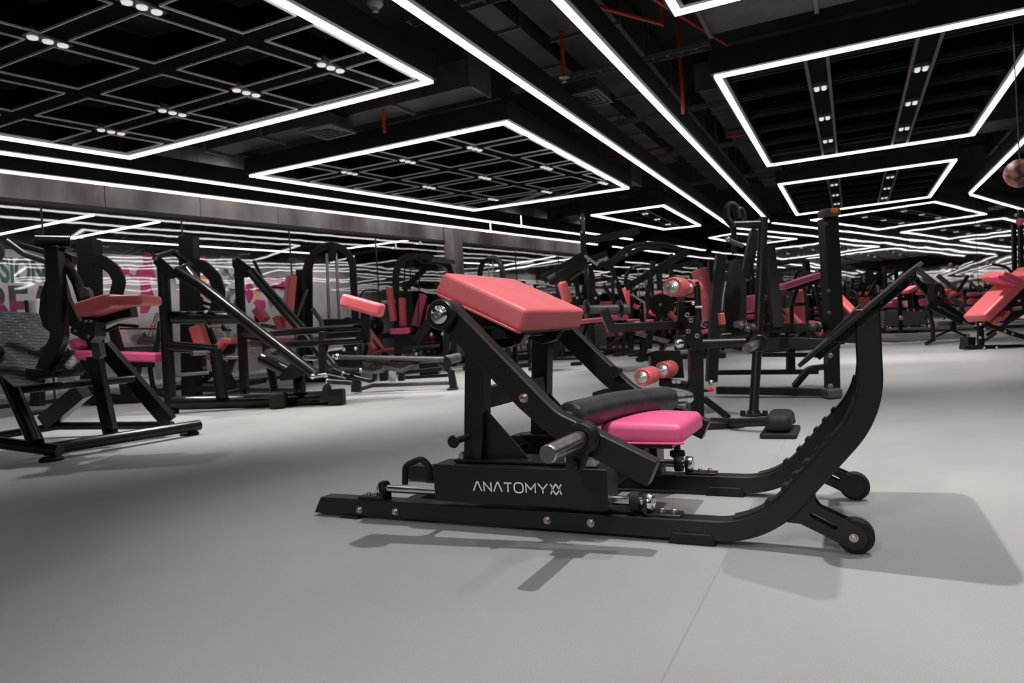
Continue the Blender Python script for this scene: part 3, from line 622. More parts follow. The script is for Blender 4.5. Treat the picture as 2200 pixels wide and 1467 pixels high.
def arms(M, s):
    Y0 = 2.07
    px = [(976, 661), (1111, 800), (1169, 860), (1192, 882), (1205, 891), (1230, 903), (1264, 920.5), (1411, 994), (1390, 1046), (1259, 978), (1203, 950), (1182, 936), (1162, 920), (1113, 876), (1041, 800), (944, 702)]
    pts = [onY(x, y, Y0) for x, y in px]; c = onY(955, 676, Y0); r = .052
    a0 = math.atan2(pts[-1].z - c.z, pts[-1].x - c.x); a1 = math.atan2(pts[0].z - c.z, pts[0].x - c.x)
    if a1 > a0: a1 -= 2 * math.pi
    arc = [c + Vector((math.cos(a0 + (a1 - a0) * k / 14) * r, 0, math.sin(a0 + (a1 - a0) * k / 14) * r)) for k in range(1, 14)]
    mb = MB(); mb.prism([M(p) for p in pts + arc], M((0, .06, 0)) - M((0, 0, 0))); mb.obj('lever_arm', BLK, hip, .0045)
    ax = M((0, -1, 0)) - M((0, 0, 0))
    # pivot: black ring and chrome cap
    MB().lathe(M(c + Vector((0, .0, 0))), ax, [(.05, -.06), (.053, -.0), (.053, .028), (.049, .034), (.037, .034), (.036, .028)], 32).obj('pivot_housing', BLK, hip)
    cp = MB(); cp.lathe(M(c - Vector((0, .028, 0))), ax, [(.0345, 0), (.0345, .006), (.031, .014), (.022, .02), (.012, .0225), (.011, .0225), (.01, .018), (.0065, .018), (.006, .023), (.002, .023)], 32); cp.obj('pivot_cap', CHR, hip)
    # end cap line and bolt
    bolt(hip, M(onY(1126, 855, Y0)), ax, .0115)
    # weight sleeve, collar and locking lug
    sc = onY(1256, 938, Y0)
    MB().lathe(M(sc), ax, [(.027, 0), (.027, .292), (.026, .297), (.0235, .300), (.0232, .298)], 32).obj('weight_sleeve', STL, hip)
    MB().lathe(M(sc - Vector((0, .3, 0))), ax, [(.0232, -.003), (.0232, .0)], 32).obj('sleeve_end', GRY, hip, label='grey end cap of the weight sleeve')
    MB().lathe(M(sc), ax, [(.052, -.004), (.052, .012), (.047, .016), (.047, .026), (.05, .030), (.05, .04), (.046, .044), (.03, .044), (.03, .034)], 32).obj('sleeve_collar', BLK, hip)
    lg = sc + Vector((-.025, 0, -.075))
    lp = MB(); lp.prism([M(p) for p in [sc + Vector((-.045, -.036, -.01)), sc + Vector((.03, -.036, -.03)), lg + Vector((.03, -.036, -.01)), lg + Vector((.015, -.036, -.03)), lg + Vector((-.018, -.036, -.03)), lg + Vector((-.032, -.036, -.008))]], M((0, .026, 0)) - M((0, 0, 0))); lp.obj('locking_lug', BLK, hip, .004)
    MB().lathe(M(lg + Vector((-.004, -.036, -.006))), ax, [(.02, 0), (.02, .02), (.017, .024)], 20).obj('lug_pin', BLK, hip)
    # plate storage peg
    if s < 0:
        q = onY(1006, 938, 2.2); MB().lathe(q, (0, -1, 0), [(.016, -.01), (.014, .004), (.012, .006), (.012, .1), (.022, .101), (.023, .106), (.02, .112)], 22).obj('storage_peg', BLK, hip)
    else:
        q = onY(1330, 795, 2.93); MB().lathe(q, (0, -1, 0), [(.016, 0), (.011, .004), (.011, .06), (.024, .061), (.025, .066), (.022, .072)], 22).obj('storage_peg', BLK, hip)
both(arms)
def carriage(M, s):
    # the long box sliding on a chrome rod
    x0, x1, z0, z1, y0, y1 = -1.405, -.742, .098, .232, 2.15, 2.265
    MB().box(M(((x0 + x1) / 2, (y0 + y1) / 2, (z0 + z1) / 2)), x1 - x0, y1 - y0, z1 - z0).obj('carriage_box', BLK, hip, .004)
    ry, rz = 2.215, .118
    MB().cyl(M((-1.675, ry, rz)), M((-.625, ry, rz)), .0155, 24).obj('guide_rod', CHR, hip)
    for xb, sd in ((-1.675, -1), (-.632, 1)):
        pl = [Vector((xb - .006, ry - .03, .077)), Vector((xb - .006, ry + .03, .077)), Vector((xb - .006, ry + .03, rz))] + [Vector((xb - .006, ry + .03 * math.cos(t), rz + .03 * math.sin(t))) for t in [math.pi * k / 12 for k in range(1, 12)]] + [Vector((xb - .006, ry - .03, rz))]
        b = MB(); b.prism([M(p) for p in pl], (.014, 0, 0)); b.box(M((xb + sd * .055 if sd > 0 else xb - .055, ry, .082)), .12, .06, .011); b.obj('rod_bracket', BLK, hip, .003)
        c = MB(); c.lathe(M((xb + sd * .008, ry, rz)), (sd, 0, 0), [(.03, 0), (.03, .008), (.026, .014), (.015, .018), (.01, .018), (.009, .014)], 26); c.obj('rod_cap', CHR, hip)
        for k in (0, 1): bolt(hip, M((xb + sd * (.05 + .038 * k) if sd > 0 else xb - .045 - .035 * k, ry, .0875)), (0, 0, 1), .0085)
    MB().cyl(M((-.682, ry, rz)), M((-.652, ry, rz)), .033, 26).obj('rod_buffer', RUB, hip)
    MB().cyl(M((-1.418, ry, rz)), M((-1.40, ry, rz)), .028, 22).obj('rod_seal', RUB, hip)
    # upright post, base plate and gusset
    if s < 0: xp = -1.265
    else: xp = -1.265
    MB().bar([M((xp, 2.235, .24)), M((xp + .04, 2.235, .72))], .07, .075, (0, 1, 0)).obj('upright_post', BLK, hip, .004)
    MB().box(M((-1.1, 2.25, .240)), .47, .13, .012).obj('base_plate', BLK, hip, .003)
    g = MB(); g.prism([M((xp + .04, 2.232, .246)), M((xp + .21, 2.232, .246)), M((xp + .055, 2.232, .415)), M((xp + .05, 2.232, .42))], M((0, .01, 0)) - M((0, 0, 0))); g.obj('gusset', BLK, hip)
    for x in (-1.31, -.9): bolt(hip, M((x, 2.205, .246)), (0, 0, 1), .0095)
    MB().box(M((-.805, 2.19, .247)), .05, .03, .03).obj('stop_block', STL, hip, .003)
both(carriage)
# lettering on the near box, cross beams, pad supports
wordmark(hip, onY(1018, 1054, 2.15) + Vector((0, -.0006, 0)), onY(1204, 1061, 2.15) - onY(1018, 1054, 2.15), (0, 0, 1), (onY(1207, 1060, 2.15) - onY(1018, 1054, 2.15)).length / 10.2, Vector((0, -.0012, 0)))
MB().box((-1.245, YC, .46), .06, .53, .075).obj('cross_beam', BLK, hip, .004)
MB().box((-1.18, YC, .70), .09, .53, .05).obj('cross_beam', BLK, hip, .004)
for x in (-1.36, -.80): MB().box((x, YC, .17), .07, .58, .06).obj('cross_beam', BLK, hip, .004)
MB().box((-1.6, YC, .04), .06, .6, .05).obj('cross_beam', BLK, hip, .004)
# back pad
A, B_, C_, D_ = onY(945, 590, 2.236), onY(1102, 662, 2.236), onY(1252, 663, 2.823), onY(1140, 597, 2.823)
ez = Vector((B_.x - A.x, 0, B_.z - A.z)).normalized(); exn = Vector((-ez.z, 0, ez.x)); 
if exn.z < 0: exn = -exn
Lp = .37; cpad = (A + B_ + C_ + D_) / 4; cpad.y = YC; th = .042
cpad = cpad - exn * th
def wpad(w, L):
    t = (w[2] / L[2] + 1) / 2                           # 1 = top face; the sides lean outwards to the foot
    w[0] *= 1 + .035 * (1 - t); w[1] *= 1 + .03 * (1 - t)
    w[2] += .006 * (1 - (w[0] / L[0]) ** 2) * (1 - (w[1] / L[1]) ** 2) * t; return w
bp = MB().pad(cpad, ez * Lp / 2, Vector((0, .297, 0)), exn * th, .015, warp=wpad).obj('back_pad', COR, hip, smooth=60)
pp = MB(); rim = []
for sx, sy in ((-1, -1), (1, -1), (1, 1), (-1, 1)): rim.append(cpad - exn * (th + .002) + ez * sx * (Lp / 2 + .003) + Vector((0, sy * .302, 0)))
pp.sweep(fillet(rim[2:] + rim[:3], .03)[3:-3], [(.006 * math.cos(k), .006 * math.sin(k)) for k in [i * .785 for i in range(8)]]).obj('piping', COR, bp)
sm = MB()
for sy in (-1, 1):
    for i in range(60):
        p = cpad + ez * (Lp / 2 - .03) * (2 * i / 59 - 1) + Vector((0, sy * .282, 0)) + exn * (th - .0015); sm.box(p, .0035, .0012, .0012, Matrix((ez, Vector((0, 1, 0)), exn)).transposed())
STITCH = mat('dark_red_stitching', (.25, .02, .03), .6)
sm.obj('stitching', STITCH, bp)
MB().prism([cpad - exn * (th + .006) + ez * a * (Lp / 2 - .02) + Vector((0, b * .27, 0)) for a, b in ((-1, -1), (1, -1), (1, 1), (-1, 1))], -exn * .012).obj('pad_board', BLK, hip)
for y in (2.36, 2.70):
    q = MB(); b0 = cpad - exn * (th + .018)
    prof = [b0 + ez * (-.14), b0 + ez * .17, b0 + ez * .16 - exn * .045, b0 + ez * .11 - exn * .085, b0 + ez * (-.02) - exn * .09, b0 + ez * (-.14) - exn * .03]
    q.prism([Vector((p.x, y - .028, p.z)) for p in prof], (0, .056, 0)); q.obj('pad_bracket', BLK, hip, .004)
# seat pad
A, B_, C_ = onY(1287, 911, 2.35), onY(1466, 917, 2.35), onY(1509, 883, 2.71)
sx = Vector((B_.x - A.x, 0, (B_.z - A.z))); cs = (A + C_) / 2; cs.y = YC; cs.z = (A.z + C_.z) / 2 - .03
def wseat(w, L):
    w[2] += .008 * (1 - (w[0] / L[0]) ** 2) * (1 - (w[1] / L[1]) ** 2) * (w[2] > 0); 
    t = (w[2] / L[2] + 1) / 2; w[0] *= 1 - .04 * t; w[1] *= 1 - .04 * t; return w
sp = MB().pad(cs, sx.normalized() * (sx.length / 2 + .002), Vector((0, .188, 0)), Vector((0, 0, .034)), .022, warp=wseat).obj('seat_pad', PNK, hip, smooth=60)
rim = [cs + Vector((a * (sx.length / 2 + .003), b * .19, -.033)) for a, b in ((-1, -1), (1, -1), (1, 1), (-1, 1))]
MB().sweep(fillet(rim[2:] + rim[:3], .025)[3:-3], [(.004 * math.cos(k), .004 * math.sin(k)) for k in [i * .785 for i in range(8)]]).obj('piping', PNK, sp)
MB().box(cs + Vector((0, 0, -.05)), .2, .28, .02).obj('seat_plate', BLK, hip)
MB().bar([cs + Vector((-.05, 0, -.05)), cs + Vector((-.1, 0, -.16))], .06, .06, (0, 1, 0)).obj('seat_post', BLK, hip, .004)
MB().box((-.8, YC, .155), .3, .07, .03).obj('seat_slide', BLK, hip, .003)
kb = onY(1455, 966, 2.5); MB().lathe(kb, (0, 0, -1), [(.012, -.03), (.012, 0), (.026, .004), (.028, .02), (.016, .03)], 20).obj('adjuster_knob', BLK, hip)
# black leather hip roller on a bent bar between the arms
r0, r1, r2 = onY(1226, 896, 2.17), onY(1330, 868, 2.52), onY(1432, 858, 2.80)
bar_ = fillet([r0, r1, r2], 2.0, 8)
MB().tube([r0 + (r0 - r1).normalized() * .04] + bar_ + [r2 + (r2 - r1).normalized() * .16], .024, n=16).obj('roller_bar', STL, hip)
rl = MB(); rl.tube(bar_, .052, n=28); rl.lathe(bar_[-1], bar_[-1] - bar_[-2], [(.052, -.002), (.048, .012), (.03, .018)], 28); rl.lathe(bar_[0], bar_[0] - bar_[1], [(.052, -.002), (.048, .012), (.03, .018)], 28); rl.obj('hip_roller', LEA, hip, smooth=50)
MB().tube([p + Vector((.012, .0, -.052)) for p in bar_], .004, n=8).obj('seam', PNK, hip, label='pink seam under the black hip roller')  # thin pink tube along the underside of the roller
# foot plate on the uprights
P0, P1 = onY(1708, 788, 2.15), onY(1984, 556, 2.15); dpl = (P1 - P0).normalized(); nl = Vector((-dpl.z, 0, dpl.x)); Lf = (P1 - P0).length
fp = MB(); oc = [P0 + dpl * ((a + .5) * Lf) + Vector((0, (b + .5) * .74, 0)) for a, b in [(u / 1 , v) for u, v in [(x * .5, y * .5) for x, y in octo(-1, 1, -1, 1, .22)[:-1]]]]
fp.prism(oc, nl * -.012); fp.obj('foot_plate', RUB, hip, .002)
for k in (.2, .8): MB().bar([P0 + dpl * (Lf * .12) + Vector((0, .74 * k, 0)) - nl * .022, P1 - dpl * (Lf * .12) + Vector((0, .74 * k, 0)) - nl * .022], .05, .02, (0, 1, 0)).obj('plate_rib', BLK, hip, .003)
for f in (.14, .2, .27, .42, .66, .8, .88):
    bolt(hip, P0 + dpl * (Lf * f) + Vector((0, .03, 0)) - nl * .012, -nl, .005, BLK)
def wedge(M, s):
    w = [onY(x, y, 2.19) for x, y in ((1845, 738), (1788, 735), (1775, 724), (1848, 652))]
    MB().prism([M(p) for p in w], M((0, .05, 0)) - M((0, 0, 0))).obj('plate_support', BLK, hip, .003)
both(wedge)
MB().box((.038, YC, .60), .06, .58, .06).obj('cross_beam', BLK, hip, .004)
# carrying handle at the left end
hl = [onY(x, y, 2.5) for x, y in ((870, 1040), (871, 1000), (905, 985), (922, 1000), (924, 1032))]
MB().tube(hl, .0135, .035, n=14).obj('carry_handle', RUB, hip)

# ------------------------------------------------------------------ helpers for the machines further away
def pts3(pts, d): return [D(*(p if len(p) == 3 else (p[0], p[1], d))) for p in pts]
def md(P): return sum((p - CO).dot(CT @ Vector((0, 0, 1))) for p in P) / len(P)
def T(root, name, pts, px, d, m=GLS, fr=0.0, n=12, bev=0):                      # round tube, px wide in the photograph
    P = pts3(pts, d); return MB().tube(P, px / 2 / F * md(P), fr, n).obj(name, m, root)
def BR(root, name, pts, px, d, m=BLK, w=None, fr=0.0):                          # rectangular tube
    P = pts3(pts, d); h = px / F * md(P); t = (P[-1] - P[0]).normalized(); return MB().bar(P, w or h * .8, h, VIEW if abs(t.dot(VIEW)) < .75 else None, fr).obj(name, m, root, .004)
def PL(root, name, poly, d, m=BLK, t=.02, ax=None):                             # plate outline with real thickness away from the viewer
    P = pts3(poly, d); return MB().prism(P, (ax or VIEW) * t).obj(name, m, root, .003)
def PD(root, name, p0, p1, px, d, m=COR, w=.26, rr=.02, ax=None):               # upholstered pad: centre line p0-p1, px thick, w wide
    a, b = pts3([p0, p1], d); e = b - a; s = Vector(ax) if ax is not None else VIEW; s = (s - e.normalized() * s.dot(e.normalized())).normalized()
    t = e.cross(s).normalized(); h = px / F * md([a, b]) / 2
    return MB().pad((a + b) / 2, e / 2, s * w / 2, t * h, min(rr, h * .8), 3).obj(name, m, root, smooth=60)
def CY(root, name, p0, p1, px, d, m=STL, n=16):
    a, b = pts3([p0, p1], d); return MB().cyl(a, b, px / 2 / F * md([a, b]), n).obj(name, m, root)
def BL(root, name, p, px, d, m=CHR):
    a = D(p[0], p[1], d); return MB().ball(a, px / 2 / F * d, 12).obj(name, m, root)
def ROLL(root, c, d, px, L, ax, m=COR):
    """foam roller with a gathered cover and a chrome end cap"""
    c = D(c[0], c[1], d); ax = Vector(ax).normalized(); r = px / 2 / F * d
    o = MB().lathe(c, ax, [(r * .6, 0), (r * .85, -.006), (r * .97, .004), (r, .02), (r, L - .02), (r * .95, L - .004), (r * .6, L)], 28).obj('foam_roller', m, root)
    g = MB(); u = ax.orthogonal().normalized(); w = ax.cross(u)
    for k in range(22):
        a = 2 * math.pi * k / 22; dr = u * math.cos(a) + w * math.sin(a); g.bar([c + dr * r * .62 - ax * .003, c + dr * r * .86 - ax * .009, c + dr * r * .97 + ax * .004], .004, .006)
    g.obj('gathers', m, o)
    MB().lathe(c - ax * .004, -ax, [(r * .66, 0), (r * .64, .006), (r * .4, .012), (r * .2, .014), (r * .18, .012), (r * .12, .02), (r * .04, .022)], 24).obj('end_cap', BRU, o)
    return o
def DISC(root, c, ax, r, t, hub=True, name='weight_plate'):
    """weight plate with spoke windows drawn as raised rim, hub and three spokes"""
    c = Vector(c); ax = Vector(ax).normalized()
    o = MB().lathe(c, ax, [(.03, 0), (r * .8, 0), (r * .82, -.008), (r * .97, -.008), (r, 0), (r, t), (r * .97, t + .008), (r * .82, t + .008), (r * .8, t), (.03, t)], 32).obj(name, RUB, root)
    if hub:
        u = ax.orthogonal().normalized(); w = ax.cross(u); s = MB()
        for k in range(3):
            a = k * 2.094 + .5; dr = u * math.cos(a) + w * math.sin(a); s.bar([c + dr * r * .2 - ax * .006, c + dr * r * .78 - ax * .006], .05, .012, ax)
        s.lathe(c, -ax, [(r * .22, 0), (r * .2, .014), (.03, .014)], 20); s.obj('hub', STL, o)
    return o
def hor(x): return 779.4 - .063 * x
def FD(x, y): return F * H / (y - hor(x))                                        # view distance of a floor contact seen at x,y
def mk(name, label, x, y, d=None, group=None):
    """an Empty on the floor under pixel column x; returns it with its view distance"""
    d = d or FD(x, y); p = D(x, y, d); return thing(name, label, 'gym machine', base(*p), group)

# ---- 1. squat machine with a tread plate at the left edge
sq = mk('squat_machine', 'glossy black squat machine with a tread plate and coral pad at the left edge', 215, 950, 5.2)
dA, dB = FD(110, 988), FD(410, 932)
T(sq, 'base_tube', [(96, 966, dA), (428, 913, dB)], 25, 5, GLS); T(sq, 'base_tube', [(-160, 938, 4.9), (0, 951, 4.9), (128, 968, dA)], 27, 5, GLS)
T(sq, 'base_tube', [(-150, 950, 6.2), (0, 935, 6.3), (124, 915, 6.35), (370, 913, 6.1)], 17, 6.2, GLS)
for x, y, d in ((110, 982, dA), (407, 928, dB)):
    p = D(x, y, d); p.z = 0; MB().lathe(p, UP, [(.075, 0), (.075, .018), (.06, .03), (.02, .03)], 24).obj('foot_pad', RUB, sq)
T(sq, 'front_leg', [(78, 952, dA), (-12, 752, 5.15)], 31, 5, GLS)
BR(sq, 'front_leg', [(364, 906, dB), (222, 742, 5.75)], 29, 5.9, GLS); BR(sq, 'rear_leg', [(100, 906, 6.35), (180, 838, 6.2)], 34, 6.3, GLS)
BR(sq, 'centre_strut', [(237, 926, 5.45), (203, 764, 5.3)], 25, 5.4, GLS); T(sq, 'cross_tube', [(38, 838, 5.15), (160, 825, 5.4), (288, 814, 5.75)], 17, 5.4, GLS)
MB().lathe(D(237, 925, 5.45), UP, [(.055, -.02), (.055, .015), (.03, .02)], 16).obj('strut_flange', GLS, sq)
tp = [(-30, 676, 5.75), (84, 682, 5.75), (110, 706, 5.6), (186, 806, 5.05), (178, 812, 5.0), (126, 813, 4.95), (118, 806, 4.95), (84, 808, 4.9), (84, 822, 4.85), (28, 823, 4.8), (-40, 742, 4.95)]
P_ = pts3(tp, 5.3)
c0 = sum(P_, Vector()) / len(P_); e1 = (P_[1] - P_[0]).normalized(); nrm = (P_[3] - P_[1]).cross(P_[1] - P_[0]).normalized(); nrm = nrm if nrm.z > 0 else -nrm
P_ = [p - nrm * (p - c0).dot(nrm) for p in P_]
tpo = MB().prism(P_, -nrm * .012).obj('tread_plate', DPL, sq, .002)
e2 = nrm.cross(e1).normalized(); st = MB(); slot = MB()
def inpoly(p):
    x, y = (p - c0).dot(e1), (p - c0).dot(e2); q = [((a - c0).dot(e1), (a - c0).dot(e2)) for a in P_]; s = False
    for i in range(len(q)):
        (x1, y1), (x2, y2) = q[i], q[i - 1]
        if (y1 > y) != (y2 > y) and x < (x2 - x1) * (y - y1) / (y2 - y1) + x1: s = not s
    return s
for i in range(-16, 17):
    for j in range(-14, 15):
        p = c0 + e1 * (i * .062) + e2 * (j * .046)
        if inpoly(p) and inpoly(p + e1 * .03) and inpoly(p - e1 * .03): st.pad(p + nrm * .001, e1 * .005, e2 * .010, nrm * .005, .004, 2) if (i + j) % 2 else slot.box(p, .075, .006, .003, Matrix((e1, e2, nrm)).transposed())
st.obj('grip_bump', GRY, tpo); slot.obj('slot', BLK, tpo)
BR(sq, 'mast', [(116, 530), (124, 640), (129, 726), (94, 800)], 29, 5.05, GLS, fr=.12); BR(sq, 'mast_foot', [(66, 798), (128, 803)], 14, 4.98, BLK, .12)
a, b = D(76, 518, 5.05), D(151, 519, 5.15); MB().lathe(a, b - a, [(.031, 0), (.042, 0), (.042, (b - a).length), (.031, (b - a).length), (.031, .01)], 24).obj('top_tube', BLK, sq)
PL(sq, 'tube_saddle', [(88, 530), (146, 531), (138, 540), (98, 539)], 5.06, BLK, .07)
T(sq, 'grip_handle', [(14, 518, 5.3), (52, 546, 5.3), (112, 566, 5.2)], 13, 5.3, GRY, .06); T(sq, 'grip_handle', [(45, 527, 5.5), (100, 542, 5.4), (133, 548, 5.3)], 12, 5.4, BLK, .05)
PL(sq, 'handle_block', [(131, 536), (154, 549), (152, 566), (146, 572), (132, 556)], 5.3, BLK, .08)
T(sq, 'swing_arm', [(112, 548, 5.1), (146, 572, 5.12), (166, 608, 5.15), (176, 640, 5.15), (192, 690, 5.15)], 21, 5.1, GLS, .15)
PL(sq, 'ribbed_cover', [(169, 620), (182, 617), (190, 625), (196, 652), (198, 676), (184, 680), (176, 652)], 5.02, GRY, .06)
rb = MB()
for k in range(9): a, b = D(176 + k * .9, 640 + k * 4.6, 5.01), D(192 + k * .5, 637 + k * 4.6, 5.01); rb.bar([a, b], .006, .006)
rb.obj('cover_rib', BLK, sq)
PL(sq, 'shield', [(108, 572), (98, 600), (86, 634), (83, 672), (92, 702), (112, 718), (126, 712), (127, 580)], 5.3, BLK, .05); PL(sq, 'shield', [(133, 590), (146, 640), (166, 682), (172, 692), (156, 706), (138, 690)], 5.32, BLK, .05)
PD(sq, 'coral_pad', (185, 668), (262, 645), 31, 5.0, COR, .3, .03); PD(sq, 'coral_pad', (252, 647), (329, 645), 22, 5.0, COR, .3, .03)
BR(sq, 'pad_beam', [(205, 690), (262, 672), (288, 668)], 26, 5.15, BLK, .1)
PL(sq, 'pivot_plate', [(150, 706), (160, 697), (186, 682), (204, 692), (204, 722), (192, 737), (168, 724), (152, 716)], 4.95, BLK, .14)
for x, y in ((186, 690), (197, 690), (163, 711), (191, 723)): MB().lathe(D(x, y, 4.95), -VIEW, [(.012, 0), (.012, .01), (.006, .012)], 12).obj('bolt', STL, sq)
PL(sq, 'ribbed_boot', [(195, 738), (212, 736), (217, 764), (212, 770), (199, 771), (197, 760)], 5.1, GRY, .07)
T(sq, 'release_lever', [(229, 711), (256, 698), (297, 701)], 7, 5.1, BLK, .04)
T(sq, 'side_hoop', [(-8, 520), (2, 530), (7, 545), (-4, 560)], 9, 4.6, GRY, .05); T(sq, 'side_knob', [(-10, 740), (4, 752), (5, 764), (-8, 780)], 10, 4.6, GLS, .05)

# ---- 2. plate loaded lever machine with two slanting arms
lv = mk('lever_machine', 'black lever machine with two long slanting arms and a coral pad left of the middle', 520, 860, 8.6)
d1, d2 = FD(362, 888), 10.2
T(lv, 'post', [(350, 566, d1), (357, 700, d1), (367, 884, d1)], 25, d1); T(lv, 'post', [(513, 568, d2), (519, 700, d2), (526, 846, d2)], 20, d2)
T(lv, 'base_tube', [(371, 866, d1), (600, 860, 8.1), (734, 852, 7.9)], 30, 8.1); T(lv, 'base_tube', [(452, 853, 9.0), (524, 838, d2), (640, 840, 9.2)], 13, 9.5)
for x, y, d in ((598, 856, 7.85), (724, 856, 7.8)): p = D(x, y, d); p.z = .09; MB().pad(p, SIDE * .085, VIEW * .09, UP * .09, .03, 3).obj('foot_block', RUB, lv)
p = D(366, 884, d1); p.z = .02; MB().lathe(p, UP, [(.09, -.02), (.09, .02), (.07, .03)], 20).obj('foot_block', RUB, lv)
T(lv, 'cross_tube', [(371, 682, d1), (444, 682, d1), (520, 682, d1 + .2)], 28, d1); CY(lv, 'flange', (444, 682), (451, 682), 34, d1, BLK)
T(lv, 'lower_arm', [(366, 744, d1), (464, 752, d1)], 24, d1); T(lv, 'lower_post', [(463, 752, d1), (477, 856, d1 - .05)], 25, d1)
CY(lv, 'weight_peg', (412, 759, d1 - .3), (459, 757, d1), 10, d1, STL); CY(lv, 'weight_peg', (574, 757, 7.6), (612, 755, 7.9), 15, 7.8, STL); CY(lv, 'peg_flange', (612, 755, 7.9), (617, 754, 7.95), 22, 7.9, BLK)
PL(lv, 'pivot_plate', [(329, 552), (337, 546), (378, 582), (374, 598), (362, 600), (330, 566)], d1 - .12, BLK, .02); PL(lv, 'pivot_plate', [(498, 556), (506, 550), (546, 580), (530, 596), (515, 596), (499, 572)], d2 - .1, BLK, .05)
for x, y, d in ((334, 555, d1 - .14), (503, 556, d2 - .13)): MB().lathe(D(x, y, d), -VIEW, [(.03, 0), (.03, .02), (.012, .025)], 16).obj('pivot_pin', STL, lv)
T(lv, 'lever_frame', [(335, 552, d1), (372, 541, d1 + .3), (408, 568, d1 + .3), (374, 582, d1)], 11, d1, BLK)
T(lv, 'lever_arm', [(377, 582, d1 - .1), (428, 612, d1 - .1), (672, 802, 7.75)], 25, 8.1); T(lv, 'lever_brace', [(398, 572, d1 + .25), (432, 613, d1 - .05)], 14, d1)
T(lv, 'lever_arm', [(540, 584, d2 - .15), (660, 722, 9.4), (716, 790, 8.9)], 23, 9.4); T(lv, 'lever_brace', [(545, 560, d2), (562, 594, d2)], 7, d2, BLK)
T(lv, 'fork_tube', [(578, 716, 8.3), (780, 703, 8.0)], 16, 8.1); T(lv, 'fork_tube', [(602, 741, 8.1), (782, 730, 7.9)], 16, 8.0); PL(lv, 'fork_plate', [(775, 676), (790, 677), (793, 736), (779, 739)], 7.95, BLK, .12)
PD(lv, 'coral_pad', (738, 645), (822, 668), 29, 7.9, COR, .3, .035); BR(lv, 'pad_post', [(785, 665), (786, 735)], 18, 8.0, BLK)
BR(lv, 'hanging_post', [(693, 712), (694, 808)], 15, 8.0, BLK); CY(lv, 'weight_peg', (700, 748, 8.0), (732, 744, 8.2), 15, 8.1, STL); CY(lv, 'weight_peg', (655, 768, 7.8), (676, 769, 8), 12, 8, STL)
T(lv, 'counter_tube', [(566, 770, 8.3), (632, 802, 8.0)], 30, 8.2); PL(lv, 'counter_cap', [(600, 806), (625, 780), (645, 788), (655, 802), (628, 816), (602, 818)], 7.9, BLK, .16)
T(lv, 'stub_tube', [(526, 718, d2), (562, 722, 9.4)], 22, 9.6); PL(lv, 'hinge_plate', [(560, 716), (576, 718), (580, 770), (566, 778)], 8.4, BLK, .1)
T(lv, 'strut', [(580, 786, 8.4), (590, 840, 8.4)], 17, 8.4); T(lv, 'strut', [(643, 806, 8.1), (644, 848, 8.0)], 26, 8.1)
PL(lv, 'foot_bracket', [(686, 866), (693, 832), (700, 824), (707, 832), (712, 862)], 7.75, BLK, .1); BL(lv, 'chrome_end', (672, 809), 13, 7.7); T(lv, 'link_rod', [(672, 809), (701, 805)], 9, 7.8, STL); BL(lv, 'chrome_end', (700, 807), 10, 7.8); BL(lv, 'chrome_end', (704, 819), 11, 7.7)
T(lv, 'grip_handle', [(704, 819), (756, 822)], 11, 7.7, BLK); T(lv, 'link_rod', [(696, 805), (742, 815)], 11, 8.0, BLK); T(lv, 'pull_handle', [(715, 793), (740, 804), (795, 818), (805, 815), (806, 803)], 10, 7.9, GLS, .03); CY(lv, 'handle_sleeve', (735, 802), (739, 804), 13, 7.9, STL); CY(lv, 'grip_handle', (745, 798, 7.8), (774, 795, 8), 9, 7.9, RUB); BL(lv, 'chrome_end', (774, 795), 9, 7.95)

# ---- 3. two weight columns with a curved arm, bench and hose
c1 = mk('column_machine', 'black column machine with a curved arm and pink seat behind the squat machine', 235, 866, 10.4)
dc = 10.35
BR(c1, 'column', [(192, 514), (196, 700), (202, 868)], 35, dc, BLK, .24); PL(c1, 'base_plate', [(178, 868), (180, 850), (232, 845), (290, 850), (306, 868)], dc - .15, BLK, .5)
BR(c1, 'curved_arm', [(186, 552), (222, 562), (246, 580), (257, 604), (250, 632), (240, 652)], 25, dc - .1, BLK, .07, .15)
PL(c1, 'side_fin', [(232, 705), (246, 700), (268, 780), (296, 862), (262, 864)], dc - .2, BLK, .1)
PD(c1, 'pink_seat', (172, 762), (344, 768), 20, dc - .35, PNK, .3, .03); PD(c1, 'pink_back', (160, 742), (176, 735), 22, dc - .3, PNK, .25, .03)
BR(c1, 'seat_support', [(268, 782), (330, 782)], 14, dc - .3, BLK); T(c1, 'bent_tube', [(344, 690, dc), (340, 730, dc), (322, 790, dc - .1), (330, 838, dc - .1), (356, 852, dc)], 10, dc, BLK, .2)
T(c1, 'tether', [(258, 706), (344, 706)], 4, dc - .4, BLK); T(c1, 'crank', [(322, 722), (332, 690), (340, 672)], 8, dc - .2, STL); BL(c1, 'red_knob', (328, 699), 7, dc - .3, REDP)
T(c1, 'seat_post', [(300, 786), (286, 850)], 11, dc - .3, BLK)
c2 = mk('column_machine', 'black column machine with a curved arm and bent coral bench behind the lever machine', 440, 846, 11.0)
d = 10.9
BR(c2, 'column', [(406, 509), (409, 660), (413, 850)], 31, d, BLK, .24); PL(c2, 'base_plate', [(389, 842), (391, 830), (500, 828), (513, 842)], d - .15, BLK, .5)
BR(c2, 'curved_arm', [(412, 566), (440, 574), (462, 596), (471, 626), (466, 660), (460, 690)], 25, d - .1, BLK, .07, .15)
PL(c2, 'side_fin', [(426, 700), (447, 696), (470, 758), (506, 832), (480, 836), (452, 757)], d - .2, BLK, .1)
